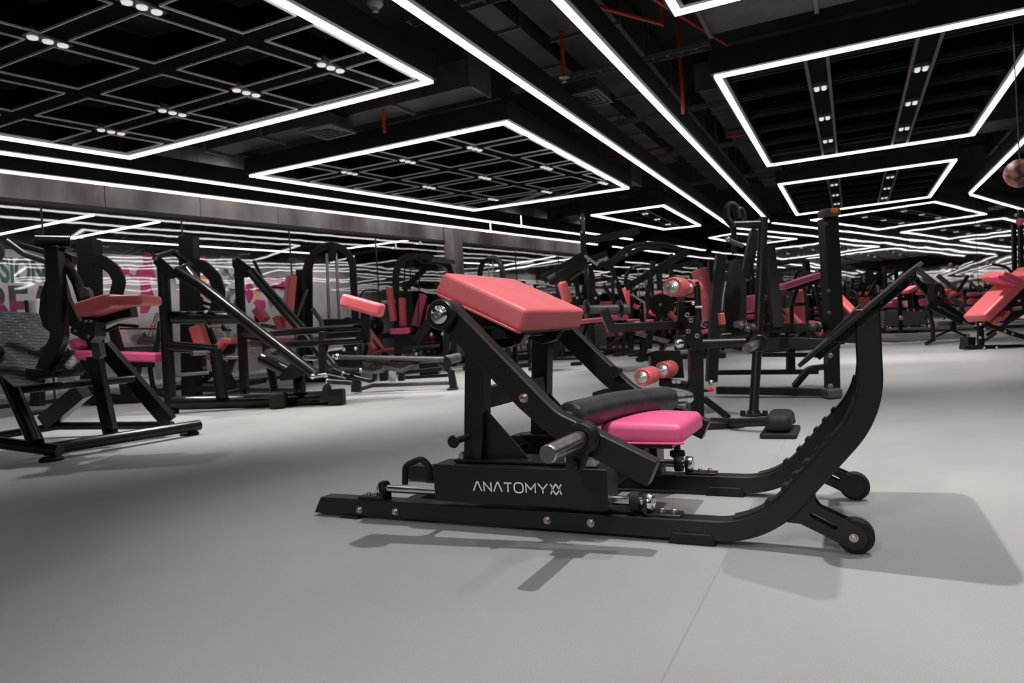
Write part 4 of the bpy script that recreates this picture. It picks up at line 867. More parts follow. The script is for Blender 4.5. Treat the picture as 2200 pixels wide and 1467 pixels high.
PD(c2, 'coral_back', (422, 700), (438, 748), 24, d - .35, COR, .25, .03); PD(c2, 'coral_seat', (464, 756), (486, 731), 12, d - .4, COR, .3, .025); PD(c2, 'coral_seat', (482, 730), (506, 733), 12, d - .4, COR, .3, .025)
PL(c2, 'seat_plate', [(472, 752), (488, 738), (504, 738), (498, 760), (480, 764)], d - .3, BLK, .1); CY(c2, 'weight_peg', (480, 769), (513, 767), 9, d - .4, STL); CY(c2, 'weight_peg', (446, 700, d - .5), (475, 699, d - .4), 9, d - .4, STL)
BR(c2, 'bench_leg', [(500, 770), (488, 806)], 13, d - .3, BLK); T(c2, 'low_rail', [(376, 806), (450, 800)], 8, d - .5, STL)

# ---- 4. arched cable machines
cb = mk('cable_machine', 'arched black cable machine with a tall coral back pad behind the lever arms', 715, 810, 12.6)
d = 12.6
BR(cb, 'arch', [(665, 812), (664, 575), (672, 543), (695, 528), (724, 527), (748, 543), (758, 570), (764, 700), (766, 812)], 14, d, BLK, .06, .5); BR(cb, 'arch', [(655, 800, 13.2), (653, 590, 13.2), (664, 552, 13.2), (692, 531, 13.0)], 11, d, BLK, .06, .5)
for x0, x1 in ((702, 707), (722, 729)): CY(cb, 'guide_rod', (x0, 545), (x1, 690), 6, d, STL)
PL(cb, 'weight_shroud', [(690, 686), (770, 684), (771, 812), (692, 814)], d - .1, BLK, .25); PL(cb, 'pulley_block', [(706, 536), (722, 536), (720, 552), (712, 562), (707, 550)], d - .08, BLK, .08)
PD(cb, 'coral_back', (626, 592), (616, 712), 17, d - .6, COR, .4, .03, SIDE * -.5 + VIEW); PL(cb, 'back_board', [(626, 590), (640, 590), (634, 700), (624, 704)], d - .55, BLK, .05)
BR(cb, 'side_post', [(644, 580), (646, 690), (652, 815)], 14, d - .3, BLK); T(cb, 'lever', [(577, 616), (634, 620)], 4, d - .5, BLK); T(cb, 'brace', [(660, 620), (634, 690)], 8, d - .4, GRY)
PD(cb, 'coral_pad', (552, 664), (570, 688), 15, d - .6, COR, .3, .02); PL(cb, 'pad_board', [(545, 668), (562, 668), (566, 690), (548, 694)], d - .5, BLK, .06); PD(cb, 'coral_pad', (596, 680), (612, 715), 14, d - .5, COR, .3, .02); PD(cb, 'coral_seat', (598, 730), (624, 731), 9, d - .6, COR, .3, .02)
T(cb, 'arm_handle', [(671, 663), (690, 690), (694, 720)], 10, d - .9, GRY, .1); T(cb, 'arm_tube', [(560, 698), (615, 707)], 8, d - .6, GRY)
T(cb, 'base_tube', [(640, 815), (770, 812)], 14, d, BLK)
c3 = mk('cable_machine', 'arched black cable machine with thin cables and coral pads beside the concrete pillar', 875, 770, 13.8)
d = 13.8
BR(c3, 'arch', [(855, 772), (850, 590), (858, 560), (880, 550), (918, 551), (940, 562)], 14, d, BLK, .06, .5); BR(c3, 'arch', [(940, 562), (962, 566), (974, 600), (976, 790)], 12, d + .3, BLK, .06, .3)
CY(c3, 'top_tube', (928, 559), (978, 563), 9, d - .1, GRY); T(c3, 'top_hook', [(896, 551), (910, 565), (928, 564)], 6, d - .1, BLK)
for x0, x1 in ((870, 867), (882, 880), (902, 898)): CY(c3, 'cable', (x0, 556), (x1, 700), 2.6, d - .1, BLK)
PD(c3, 'coral_back', (836, 618), (846, 690), 11, d - .4, COR, .35, .03); PD(c3, 'coral_back', (864, 640), (866, 702), 12, d - .2, COR, .3, .03); PD(c3, 'coral_back', (910, 632), (892, 700), 15, d + .2, PNK, .3, .03); PD(c3, 'coral_back', (924, 655), (918, 690), 8, d + .3, COR, .3, .02); PD(c3, 'pink_seat', (840, 712), (880, 710), 13, d - .5, PNK, .35, .03)
BR(c3, 'diagonal_arm', [(928, 560, 14), (905, 585, 13.8), (868, 622, 13.6)], 12, d, BLK); BR(c3, 'diagonal_arm', [(938, 672), (892, 735)], 19, d - .4, BLK, .14); BR(c3, 'side_post', [(962, 590), (958, 770)], 12, d, BLK)
T(c3, 'weight_peg', [(820, 650), (850, 648)], 9, d - .3, STL); T(c3, 'base_tube', [(838, 772), (980, 770)], 12, d, BLK); PL(c3, 'pivot_plate', [(844, 716), (880, 722), (884, 758), (850, 762)], d - .3, BLK, .1)
T(c3, 'lever_bar', [(866, 748), (945, 742)], 7, d - .6, BLK); BL(c3, 'chrome_end', (894, 760), 8, d - .7); BL(c3, 'chrome_end', (950, 717), 8, d - .5); BL(c3, 'chrome_end', (926, 718), 8, d - .4); T(c3, 'hoop', [(772, 640), (780, 624), (812, 622), (826, 638), (832, 660)], 4, d + .6, BLK, .2)

# ---- 5. low glute machine with two ribbed steps
gb_ = mk('step_machine', 'low black machine with two ribbed steps and a long top bar behind the front machine', 865, 830, 9.2)
d = 9.2
T(gb_, 'base_tube', [(766, 838, 9.4), (800, 828, 9.5), (966, 822, 9.1)], 9, d, GRY); BR(gb_, 'front_foot', [(766, 797), (766, 842)], 20, 9.35, BLK); PL(gb_, 'rear_foot', [(953, 768), (957, 764), (966, 770), (975, 800), (982, 834), (966, 834), (962, 800), (953, 795)], 8.95, BLK, .14)
BR(gb_, 'foot_plate', [(962, 836), (984, 834)], 4, 8.97, BLK, .2); T(gb_, 'top_bar', [(728, 767, 9.3), (955, 772, 9.0)], 10, d, GRY)
for x, y, px in ((716, 765, 8), (724, 766, 14), (739, 751, 8), (764, 749, 8)): BL(gb_, 'chrome_end', (x, y), px, 9.3)
BR(gb_, 'back_box', [(705, 742), (770, 746)], 26, 9.7, BLK); CY(gb_, 'pivot_roller', (956, 774, 9.0), (985, 768, 9.2), 20, 9.1, GRY); CY(gb_, 'pivot_roller', (968, 792, 8.9), (992, 789, 9.1), 7, 9, STL)
for i, (q, lab) in enumerate((([(722, 786), (740, 783), (826, 791), (802, 799)], 0), ([(778, 776), (808, 775), (886, 784), (862, 793)], 1))):
    o = PL(gb_, 'step', [(x, y, 9.4 - .25 * (k in (2, 3)) - .1 * (k == 3)) for k, (x, y) in enumerate(q)], d, GRY, .05, -UP); r_ = MB()
    for k in range(12):
        f = (k + .5) / 12; A0 = D(*q[0], 9.4).lerp(D(*q[3], 9.05), f); B0 = D(*q[1], 9.4).lerp(D(*q[2], 9.15), f); r_.bar([A0 + UP * .006, B0 + UP * .006], .03, .012)
    r_.obj('rib', RUB, o)
for x0, x1 in ((800, 814), (835, 851)): PL(gb_, 'white_panel', [(x0, 797), (x1, 797), (x1 - 2, 819), (x0, 820)], 9.5, LGR, .03)
for x0, x1 in ((815, 832), (856, 868)): PL(gb_, 'step_post', [(x0, 795), (x1, 795), (x1, 818), (x0, 819)], 9.45, BLK, .1)
BR(gb_, 'mid_tube', [(868, 800, 9.8), (950, 792, 9.8)], 8, d, BLK); BR(gb_, 'rear_tube', [(855, 812, 10.2), (962, 806, 10.0)], 7, d, BLK); PL(gb_, 'side_box', [(900, 780), (940, 778), (942, 806), (902, 808)], 10.2, BLK, .3)

wc = mk('office_chair', 'pale grey upholstered chair behind the squat machine at the left edge', 72, 800, 9.0)
PD(wc, 'backrest', (72, 642), (74, 680), 34, 9.0, LGR, .12, .05); PD(wc, 'seat', (64, 690), (95, 692), 16, 8.9, LGR, .4, .04); BR(wc, 'arm', [(56, 645), (60, 682), (50, 696)], 6, 8.9, BLK); BR(wc, 'stem', [(80, 698), (81, 872)], 22, 9.3, BLK)
MB().lathe(base(*D(81, 880, 9.3)), UP, [(.2, 0), (.2, .03), (.08, .05)], 20).obj('foot', BLK, wc)

# ---- 6. leg curl machine with coral rollers behind the front machine
lc = mk('leg_curl_machine', 'black leg curl machine with four coral foam rollers behind the pink seat', 1510, 905, 4.7)
d = 4.75
BR(lc, 'post', [(1494, 744), (1496, 905)], 29, d, BLK); PL(lc, 'base_foot', [(1472, 934), (1476, 908), (1596, 908), (1604, 932)], 4.4, BLK, .14); BR(lc, 'brace', [(1512, 856), (1566, 898)], 14, d, BLK)
T(lc, 'base_bar', [(1530, 906, 4.6), (1590, 908, 4.3), (1660, 905, 4.15)], 19, 4.4, BLK)
bolt(lc, D(1586, 910, 4.38), -VIEW, .012)
p = D(1676, 908, 4.08); p.z = .085; MB().pad(p, Vector((.072, 0, 0)), Vector((0, .17, 0)), UP * .048, .042, 5).obj('foot_block', RUB, lc); p.z = .016; MB().pad(p, Vector((.098, 0, 0)), Vector((0, .17, 0)), UP * .016, .012, 3).obj('foot_pad', RUB, lc); BL(lc, 'adjuster', (1702, 904), 14, 4.3, RUB)
BR(lc, 'upper_post', [(1463, 648), (1464, 722)], 17, 4.7, BLK); MB().bar([D(1463, 636, 4.7), D(1463, 650, 4.7)], .045, .045).obj('post_sleeve', GRY, lc)
BR(lc, 'roller_arm', [(1296, 664, 4.5), (1312, 704, 4.55), (1466, 698, 4.7)], 18, 4.6, BLK)
CY(lc, 'roller_shaft', (1246, 665, 4.45), (1350, 663, 4.6), 19, 4.5, GRY)
for x in (1256, 1328): MB().lathe(D(x, 664, 4.47 if x < 1300 else 4.58), SIDE * .95 + VIEW * .2, [(.05, 0), (.06, .006), (.06, .016), (.05, .022), (.03, .022)], 24).obj('collar', BLK, lc)
MB().lathe(D(1334, 664, 4.6), SIDE, [(.034, 0), (.034, .055), (.03, .06)], 20).obj('shaft_end', GRY, lc)
ax = Vector((.1, 1, 0)).normalized()
ROLL(lc, (1446, 616), 4.55, 43, .17, ax); ROLL(lc, (1478, 619), 4.80, 40, .16, ax); ROLL(lc, (1380, 810), 4.5, 39, .19, ax); ROLL(lc, (1424, 795), 4.85, 37, .17, ax)
CY(lc, 'roller_axle', (1400, 802, 4.75), (1422, 793, 4.95), 9, 4.8, CHR); CY(lc, 'roller_axle', (1462, 618, 4.72), (1476, 620, 4.86), 9, 4.8, CHR)
T(lc, 'swing_arm', [(1418, 820, 4.95), (1452, 824, 4.9), (1482, 830, 4.8)], 20, 4.9, BLK); 
for x in (1448, 1458): bolt(lc, D(x, 819, 4.75), -VIEW, .011, CHR)
PL(lc, 'pivot_plate', [(1484, 682), (1494, 678), (1504, 690), (1510, 730), (1512, 752), (1488, 752), (1474, 735), (1478, 700)], 4.6, BLK, .1)
for x, y in ((1484, 688), (1497, 721), (1476, 676), (1478, 711)): bolt(lc, D(x, y, 4.58), -VIEW, .013, CHR)
CY(lc, 'grip_post', (1497, 613), (1501, 690), 14, 4.65, BLK); CY(lc, 'post_cap', (1494, 606), (1496, 614), 15, 4.65, CHR); CY(lc, 'post_ring', (1493, 660), (1508, 660), 6, 4.6, CHR); BL(lc, 'adjuster', (1489, 652), 9, 4.6)
MB().box(D(1464, 735, 4.65), .085, .08, .1).obj('pivot_block', BLK, lc, .008); MB().dome(D(1460, 738, 4.6), -VIEW, .033, .02).obj('pivot_cap', CHR, lc)
CY(lc, 'top_bar', (1506, 738), (1600, 735), 20, 4.8, BLK); CY(lc, 'weight_peg', (1604, 749, 4.35), (1634, 735, 4.75), 20, 4.5, STL); MB().lathe(D(1630, 737, 4.65), -VIEW, [(.058, 0), (.058, .02), (.05, .03), (.03, .03)], 24).obj('peg_flange', BLK, lc)
MB().ball(D(1641, 731, 4.9), .022, 12).obj('chrome_end', STL, lc)
T(lc, 'tall_post', [(1640, 468, 5.0), (1630, 690, 4.95), (1619, 888, 4.9)], 20, 4.95, BLK); MB().lathe(D(1619, 890, 4.9), UP, [(.07, -.02), (.07, .0), (.045, .01), (.04, .03)], 20).obj('post_flange', BLK, lc)
for x in (1596, 1644): MB().cyl(D(x, 894, 4.85), D(x, 882, 4.85), .018, 10).obj('flange_bolt', RUB, lc)
T(lc, 'cross_handle', [(1576, 482, 5.0), (1636, 480, 5.0)], 15, 5, BLK); T(lc, 'strut', [(1576, 488), (1578, 545)], 12, 5.05, BLK)
T(lc, 'grip_loop', [(1575, 485), (1562, 470), (1561, 448), (1570, 437), (1581, 444), (1586, 470)], 15, 4.9, RUB, .03); T(lc, 'grip_loop', [(1586, 447), (1596, 450), (1600, 468), (1594, 480)], 10, 5.1, RUB, .03); BL(lc, 'chrome_end', (1587, 448), 10, 4.9)
BL(lc, 'adjuster', (1564, 514), 12, 4.8, STL); CY(lc, 'adjuster_pin', (1566, 516), (1597, 529), 10, 4.85, GRY)
PL(lc, 'stack_shroud', [(1580, 556), (1584, 556), (1604, 610), (1604, 680), (1598, 718), (1562, 718), (1557, 690), (1559, 620)], 5.2, RUB, .12)
CY(lc, 'weight_peg', (1582, 697, 5.0), (1598, 692, 5.3), 14, 5.1, STL); T(lc, 'cross_tube', [(1548, 722), (1610, 716)], 12, 5.1, BLK)
for x, y in ((1592, 701), (1606, 707), (1618, 703)): BL(lc, 'pivot_nut', (x, y), 13, 4.8, GRY)
T(lc, 'hanging_strap', [(1560, 605), (1554, 640), (1552, 668)], 5, 5.15, STL); PD(lc, 'red_grip', (1549, 672), (1552, 698), 12, 5.1, COR, .05, .01)
BL(lc, 'chrome_end', (1528, 822), 13, 4.75); CY(lc, 'red_lever', (1520, 838), (1532, 836), 9, 4.75, REDP); CY(lc, 'lever_stem', (1505, 838), (1521, 838), 8, 4.75, BLK)
PL(lc, 'step_table', [(1272, 843), (1300, 834), (1345, 834), (1330, 846)], 4.9, BLK, .03, -UP); PL(lc, 'step_leg', [(1288, 846), (1326, 846), (1326, 870), (1288, 870)], 4.9, BLK, .1)
PL(lc, 'rear_step', [(1392, 758), (1412, 752), (1462, 752), (1460, 762)], 5.6, BLK, .03, -UP); PL(lc, 'rear_step_leg', [(1398, 762), (1466, 762), (1470, 812), (1400, 812)], 5.6, BLK, .1)
T(lc, 'back_strut', [(1480, 900, 4.8), (1480, 870, 5.0), (1478, 850, 5.2)], 12, 5, BLK)

# ---- 7. tall column machine with an orange capped post
tl = mk('column_machine', 'black machine with a tall column under a grey and orange cap right of the middle', 1785, 855, 5.8)
d = 5.85
BR(tl, 'column', [(1778, 470), (1784, 560), (1792, 740)], 30, 6.0, BLK, .14); MB().pad(D(1781, 458, 5.95), SIDE * .075, VIEW * .08, UP * .035, .03, 3).obj('column_cap', GRY, tl); MB().pad(D(1790, 453, 5.88), SIDE * .028, VIEW * .05, UP * .02, .012, 2).obj('cap_patch', ORG, tl, label='orange patch on the column cap')  # the patch on the cap is plain orange plastic
PL(tl, 'pulley_housing', [(1785, 456), (1802, 460), (1803, 492), (1788, 490)], 5.95, GRY, .08); PL(tl, 'side_shroud', [(1792, 622), (1806, 624), (1810, 738), (1794, 738)], 6.1, RUB, .1)
for y in (463, 481, 625, 672): bolt(tl, D(1773 + (y - 463) * .04, y, 5.88), -VIEW, .012, GRY)
BR(tl, 'front_post', [(1786, 735), (1788, 838)], 25, 5.65, BLK, .09); MB().pad(D(1787, 844, 5.6), SIDE * .06, VIEW * .07, UP * .04, .02, 3).obj('foot_block', GRY, tl)
for y in (763, 829): bolt(tl, D(1784, y, 5.58), -VIEW, .015, STL)
BR(tl, 'base_rail', [(1542, 838, 6.2), (1770, 842, 5.7)], 16, 6, BLK, .09); BR(tl, 'back_rail', [(1540, 800, 7.0), (1758, 798, 6.7)], 10, 6.9, BLK, .09); BR(tl, 'mid_rail', [(1640, 762, 6.6), (1776, 762, 6.2)], 9, 6.4, BLK, .07)
BR(tl, 'upper_rail', [(1640, 738, 6.0), (1700, 736, 5.9), (1784, 741, 5.75)], 24, 5.9, BLK, .09); BR(tl, 'seat_rail', [(1640, 706, 6.3), (1765, 703, 6.1)], 20, 6.2, BLK, .09); BL(tl, 'rail_end', (1747, 702), 18, 6.0, GRY); BL(tl, 'chrome_end', (1762, 697), 10, 6.0, STL)
BR(tl, 'curved_brace', [(1706, 830, 5.9), (1738, 792, 5.8), (1778, 787, 5.7)], 11, 5.8, BLK, .06, .12); BR(tl, 'short_post', [(1698, 748), (1699, 795)], 16, 6.5, BLK)
BR(tl, 'slant_post', [(1549, 548, 6.4), (1538, 650, 6.3), (1528, 820, 6.2)], 22, 6.3, BLK, .08); BR(tl, 'slant_post', [(1651, 530, 6.4), (1660, 620, 6.3), (1670, 706, 6.2)], 23, 6.3, BLK, .08); BR(tl, 'slant_post', [(1622, 496, 6.6), (1600, 600, 6.5)], 20, 6.5, BLK, .08)
o_ = D(1655, 592, 6.26); wordmark(tl, o_, D(1652, 540, 6.26) - o_, -SIDE, .016, -VIEW * .002, GRY)
PD(tl, 'coral_back', (1500, 578), (1518, 640), 18, 6.6, COR, .3, .03); PD(tl, 'coral_back', (1518, 636), (1516, 690), 20, 6.6, COR, .3, .03); PD(tl, 'coral_side_pad', (1613, 634), (1612, 671), 15, 6.4, PNK, .3, .03)
BR(tl, 'back_post', [(1530, 560), (1534, 700)], 18, 6.9, BLK); CY(tl, 'seat_knob', (1508, 696), (1518, 700), 11, 6.5, STL)
PD(tl, 'pink_armrest', (1676, 618), (1755, 592), 12, 6.9, PNK, .25, .03); BR(tl, 'armrest_board', [(1682, 624), (1752, 604)], 10, 6.95, BLK, .2)
T(tl, 'armrest_post', [(1753, 604), (1758, 650), (1768, 700)], 8, 6.9, BLK); T(tl, 'bent_arm', [(1712, 622), (1700, 660), (1702, 700)], 9, 7.0, BLK, .1)

# ---- 8. leg press at the right edge
lp = mk('leg_press', 'black leg press with a coral L shaped seat at the right edge', 2130, 748, 10.4)
d = 10.4
PD(lp, 'coral_back', (2096, 686), (2176, 606), 21, d, COR, .5, .04); PD(lp, 'coral_back', (2130, 590), (2180, 612), 16, d, COR, .5, .04); PD(lp, 'coral_headrest', (2134, 594), (2178, 613), 10, d - .2, PNK, .2, .03); PD(lp, 'coral_headrest', (2184, 600), (2215, 578), 18, d + .1, COR, .4, .03)
BR(lp, 'seat_beam', [(2112, 692), (2200, 605)], 10, d + .1, BLK); PL(lp, 'side_panel', [(2118, 690), (2196, 612), (2230, 585), (2230, 660), (2160, 694)], d + .4, RUB, .1)
BR(lp, 'front_post', [(2106, 688), (2107, 744)], 11, d, BLK); BR(lp, 'base_rail', [(2066, 746), (2240, 744)], 9, d - .1, BLK, .12); BR(lp, 'slope_rail', [(2112, 694), (2172, 716), (2230, 732)], 9, d - .2, BLK); T(lp, 'brace', [(2114, 732), (2140, 716)], 6, d, GRY)
PL(lp, 'foot_block', [(2080, 724), (2096, 724), (2096, 746), (2080, 746)], d + .3, RUB, .2)
for x, y in ((2107, 697), (2116, 707), (2160, 712), (2176, 717), (2115, 748), (2142, 747), (2106, 725), (2190, 646)): BL(lp, 'bolt', (x, y), 6, d - .3, BRS)
PD(lp, 'coral_roller', (2129, 696), (2147, 682), 9, d - .2, COR, .15, .02); PD(lp, 'coral_roller', (2146, 688), (2164, 668), 8, d - .1, COR, .15, .02); CY(lp, 'weight_peg', (2176, 664), (2194, 661), 8, d - .2, STL); T(lp, 'rail_tube', [(2120, 720), (2220, 660)], 7, d + .2, BLK)
for k in range(5): BL(lp, 'chrome_end', (2183 + 4 * k, 462 + 11 * k), 8, d + .5, STL)
BR(lp, 'tower_post', [(2178, 480), (2180, 600)], 8, d + .6, BLK); BR(lp, 'tower_post', [(2192, 450), (2194, 600)], 9, d + .5, BLK); T(lp, 'tower_arm', [(2132, 568), (2160, 572), (2190, 600)], 6, d + .5, BLK, .2); BL(lp, 'coral_ball', (2192, 476), 16, d + .2, COR)

# ---- 9. sled leg machine and the grey runner left of the leg press
sl_ = mk('sled_machine', 'black sled machine with grey tubes and round weight left of the leg press', 2020, 735, 12.4)
d = 12.4
CY(sl_, 'grey_tube', (1968, 578), (2010, 610), 12, d, GRY); CY(sl_, 'grey_tube', (2041, 638), (2070, 656), 11, d, GRY); CY(sl_, 'grey_tube', (2015, 592), (2035, 608), 10, d + .4, GRY); CY(sl_, 'grey_tube', (2037, 610), (2052, 622), 9, d + .4, GRY)
for x, y in ((2010, 609), (2040, 636)): BL(sl_, 'orange_clip', (x, y), 6, d - .1, ORG)
DISC(sl_, D(2018, 632, d - .2), VIEW * .8 + SIDE * -.5, .20, .1); BR(sl_, 'slope_beam', [(1966, 600), (2000, 640), (2066, 680), (2092, 695)], 11, d + .1, BLK)
BR(sl_, 'seat_beam', [(1991, 655), (2066, 692)], 10, d - .2, BLK); T(sl_, 'front_leg', [(1992, 664), (2003, 695), (2005, 733)], 9, d - .2, BLK); BR(sl_, 'floor_foot', [(1990, 738, d - .4), (2007, 728, d)], 7, d - .2, BLK); T(sl_, 'cross_strut', [(2012, 722), (2044, 708), (2075, 722)], 5, d, BLK); BR(sl_, 'rear_post', [(2046, 690), (2048, 708)], 10, d, BLK)
BR(sl_, 'steep_strut', [(2056, 628), (2080, 592)], 6, d + .6, BLK); T(sl_, 'top_bar', [(2038, 592), (2072, 594)], 4, d + .6, BLK)
for x, y in ((2042, 568), (2034, 576), (2055, 574), (2070, 592), (2088, 593), (2122, 566), (2134, 564), (2058, 664)): BL(sl_, 'chrome_end', (x, y), 8, d + .5, STL)
for x0, x1, y, h in ((2080, 2102, 632, 8), (2112, 2134, 630, 6), (2080, 2103, 648, 12), (2114, 2136, 646, 9), (2076, 2101, 664, 11)): PD(sl_, 'coral_roller', (x0, y), (x1, y), h, d + .9, COR, .15, .06)
BR(sl_, 'roller_bar', [(2070, 640), (2136, 634)], 3, d + .8, BLK); BR(sl_, 'roller_post', [(2104, 640), (2104, 735)], 5, d + .9, BLK)
tm = mk('treadmill', 'low grey curved treadmill on the floor far right of the foot plate', 1990, 733, 14.0)
d = 13.8
PL(tm, 'deck', [(1920, 717), (1932, 734), (2086, 731), (2084, 716)], d, LGR, .7); PL(tm, 'belt_side', [(1900, 668), (1988, 668), (1992, 698), (1900, 700)], d + .6, GRY, .5); BR(tm, 'side_rail', [(1905, 707), (2090, 703)], 5, d + .3, STL, .1)
BR(tm, 'handle_post', [(1932, 622), (1935, 714)], 7, d - .1, BLK); BL(tm, 'chrome_end', (1932, 623), 7, d - .15, STL); BL(tm, 'chrome_end', (1936, 683), 9, d - .15, STL)
bn = mk('bench_row', 'coral padded ab bench with curved pads behind the treadmill', 1955, 716, 15.2)
d = 15.0
PD(bn, 'coral_curved_pad', (1940, 628), (1958, 619), 9, d, COR, .4, .03); PD(bn, 'coral_curved_pad', (1956, 619), (1976, 616), 9, d, COR, .4, .03); PD(bn, 'coral_pad', (1974, 630), (1990, 624), 9, d, COR, .3, .03); PD(bn, 'pink_pad', (1892, 657), (1912, 654), 11, d - .3, PNK, .3, .03); PD(bn, 'coral_pad', (1908, 648), (1930, 644), 11, d, COR, .3, .03)
PD(bn, 'coral_pad', (1912, 655), (1930, 655), 9, d + .1, COR, .3, .03); PD(bn, 'coral_pad', (1984, 642), (1990, 655), 12, d, PNK, .3, .03); PD(bn, 'coral_pad', (1998, 644), (2003, 658), 9, d + .1, COR, .3, .03)
BR(bn, 'frame_beam', [(1895, 663), (2000, 661)], 4, d, BLK, .1)
for x in (1900, 1945, 1990): BR(bn, 'leg', [(x, 660), (x + 1, 706)], 4, d, BLK)

# ---- 10. arched pulldown machines in the middle of the background
def roundpads(root, lst, d, m=COR):
    for (a, b, px) in lst: PD(root, 'coral_pad', a, b, px, d, m, .3, .03)
ar = mk('pulldown_machine', 'arched black pulldown machine with curved top arms behind the coral back pad', 1300, 755, 11.2)
d = 11.2
BR(ar, 'long_arm', [(1168, 600), (1250, 553), (1262, 545)], 20, d, BLK, .12); BR(ar, 'long_arm', [(1178, 604), (1262, 560), (1305, 548)], 17, d - .3, BLK, .12); CY(ar, 'arm_sleeve', (1180, 604), (1196, 594), 22, d - .35, RUB)
BR(ar, 'mast', [(1252, 500), (1254, 540), (1262, 556)], 12, d, BLK); BR(ar, 'top_beam', [(1250, 516), (1300, 510), (1372, 496)], 14, d + .3, BLK, .12); T(ar, 'vee_handle', [(1256, 549), (1282, 568), (1288, 560), (1306, 554)], 6, d - .5, STL)
T(ar, 'arch_tube', [(1282, 572), (1320, 558), (1340, 535), (1378, 524), (1430, 526), (1462, 536)], 11, d, BLK, .5); T(ar, 'arch_tube', [(1300, 575), (1338, 552), (1375, 534), (1420, 532)], 9, d + .4, BLK, .5)
BR(ar, 'steep_arm', [(1345, 618), (1478, 540)], 15, d - .4, BLK, .1); BR(ar, 'steep_arm', [(1390, 590), (1500, 560)], 9, d + .4, BLK, .1)
BR(ar, 'frame_post', [(1269, 570), (1270, 650), (1274, 750)], 10, d, BLK); BR(ar, 'frame_post', [(1236, 575), (1246, 680)], 9, d + .2, BLK); T(ar, 'strut', [(1225, 600), (1264, 574)], 6, d - .3, GRY); BR(ar, 'frame_post', [(1312, 570), (1330, 620), (1345, 665)], 10, d, BLK, fr=.3); BR(ar, 'frame_post', [(1296, 612), (1316, 640), (1338, 668)], 8, d, BLK)
BR(ar, 'cross_rail', [(1262, 668), (1350, 666)], 6, d, BLK); PD(ar, 'coral_back', (1207, 606), (1220, 652), 19, d - .5, COR, .3, .04)
PD(ar, 'coral_bench', (1235, 692), (1296, 686), 10, d - .8, COR, .3, .03); PD(ar, 'pink_seat', (1310, 682), (1348, 682), 11, d - .8, PNK, .3, .03)
for x, y in ((1230, 611), (1240, 640), (1264, 560), (1346, 548), (1360, 575), (1280, 640), (1310, 610), (1322, 605)): BL(ar, 'chrome_end', (x, y), 6, d - .6, STL)
BR(ar, 'base_rail', [(1240, 752), (1352, 750)], 6, d, BLK, .1); PL(ar, 'weight_stack', [(1276, 696), (1302, 694), (1304, 742), (1278, 744)], d + .1, GRY, .3); BR(ar, 'leg', [(1342, 715), (1337, 765)], 7, d - .3, BLK); T(ar, 'leg', [(1310, 740), (1345, 718)], 5, d, BLK)
rk = mk('plate_tree', 'black plate rack holding silver spoked weight plates seen under the front coral pad', 1170, 795, 11.6)
d = 11.6
axk = SIDE * .9 + VIEW * -.5
for k in range(4): DISC(rk, D(1182 - 8 * k, 734 + k, d + .1 * k), axk, .30 - .01 * k, .045, k == 0)
PL(rk, 'upright', [(1158, 700), (1164, 700), (1174, 790), (1160, 790)], d + .3, BLK, .12); BR(rk, 'base_foot', [(1135, 792), (1186, 791)], 7, d + .2, BLK, .2); BR(rk, 'base_rail', [(1168, 772), (1250, 770)], 5, d + 1.2, BLK, .1); BR(rk, 'rail_post', [(1207, 735), (1208, 772)], 5, d + 1.2, BLK); BR(rk, 'base_foot', [(1226, 782), (1250, 780)], 7, d + 1.2, BLK, .1)
ch = mk('chest_press_machine', 'black seated press machine with an upright coral pad and small coral rollers', 1395, 765, 14.1)
d = 14.1
PD(ch, 'coral_back', (1345, 618), (1345, 662), 13, d, COR, .35, .03); PD(ch, 'coral_pad', (1360, 655), (1372, 662), 8, d, COR, .2, .02); PD(ch, 'coral_headrest', (1416, 625), (1412, 660), 12, d, COR, .3, .04); ROLL(ch, (1424, 665), d - .4, 22, .25, SIDE + VIEW * .5); PD(ch, 'pink_roller', (1396, 667), (1411, 675), 14, d - .2, PNK, .2, .04); CY(ch, 'axle', (1408, 672), (1424, 672), 4, d, CHR)
BR(ch, 'post', [(1356, 620), (1358, 750)], 7, d, BLK); BR(ch, 'post', [(1404, 560), (1390, 640), (1392, 750)], 10, d + .3, BLK); T(ch, 'strut', [(1356, 632), (1384, 650), (1388, 700)], 5, d - .2, STL); BR(ch, 'post', [(1442, 545), (1440, 700)], 8, d + .5, BLK)
for x0, x1, y in ((1350, 1372, 688), (1390, 1418, 689)): PD(ch, 'coral_seat', (x0, y), (x1, y), 5, d - .3, COR, .35, .02)
BR(ch, 'base_rail', [(1350, 764), (1450, 758)], 5, d, BLK, .1); T(ch, 'leg', [(1362, 763), (1385, 745), (1388, 735), (1366, 728)], 5, d - .4, BLK); PL(ch, 'grey_tray', [(1366, 719), (1376, 714), (1440, 730), (1434, 738)], d - .5, STL, .2); T(ch, 'leg', [(1408, 732), (1428, 750)], 4, d - .4, BLK)
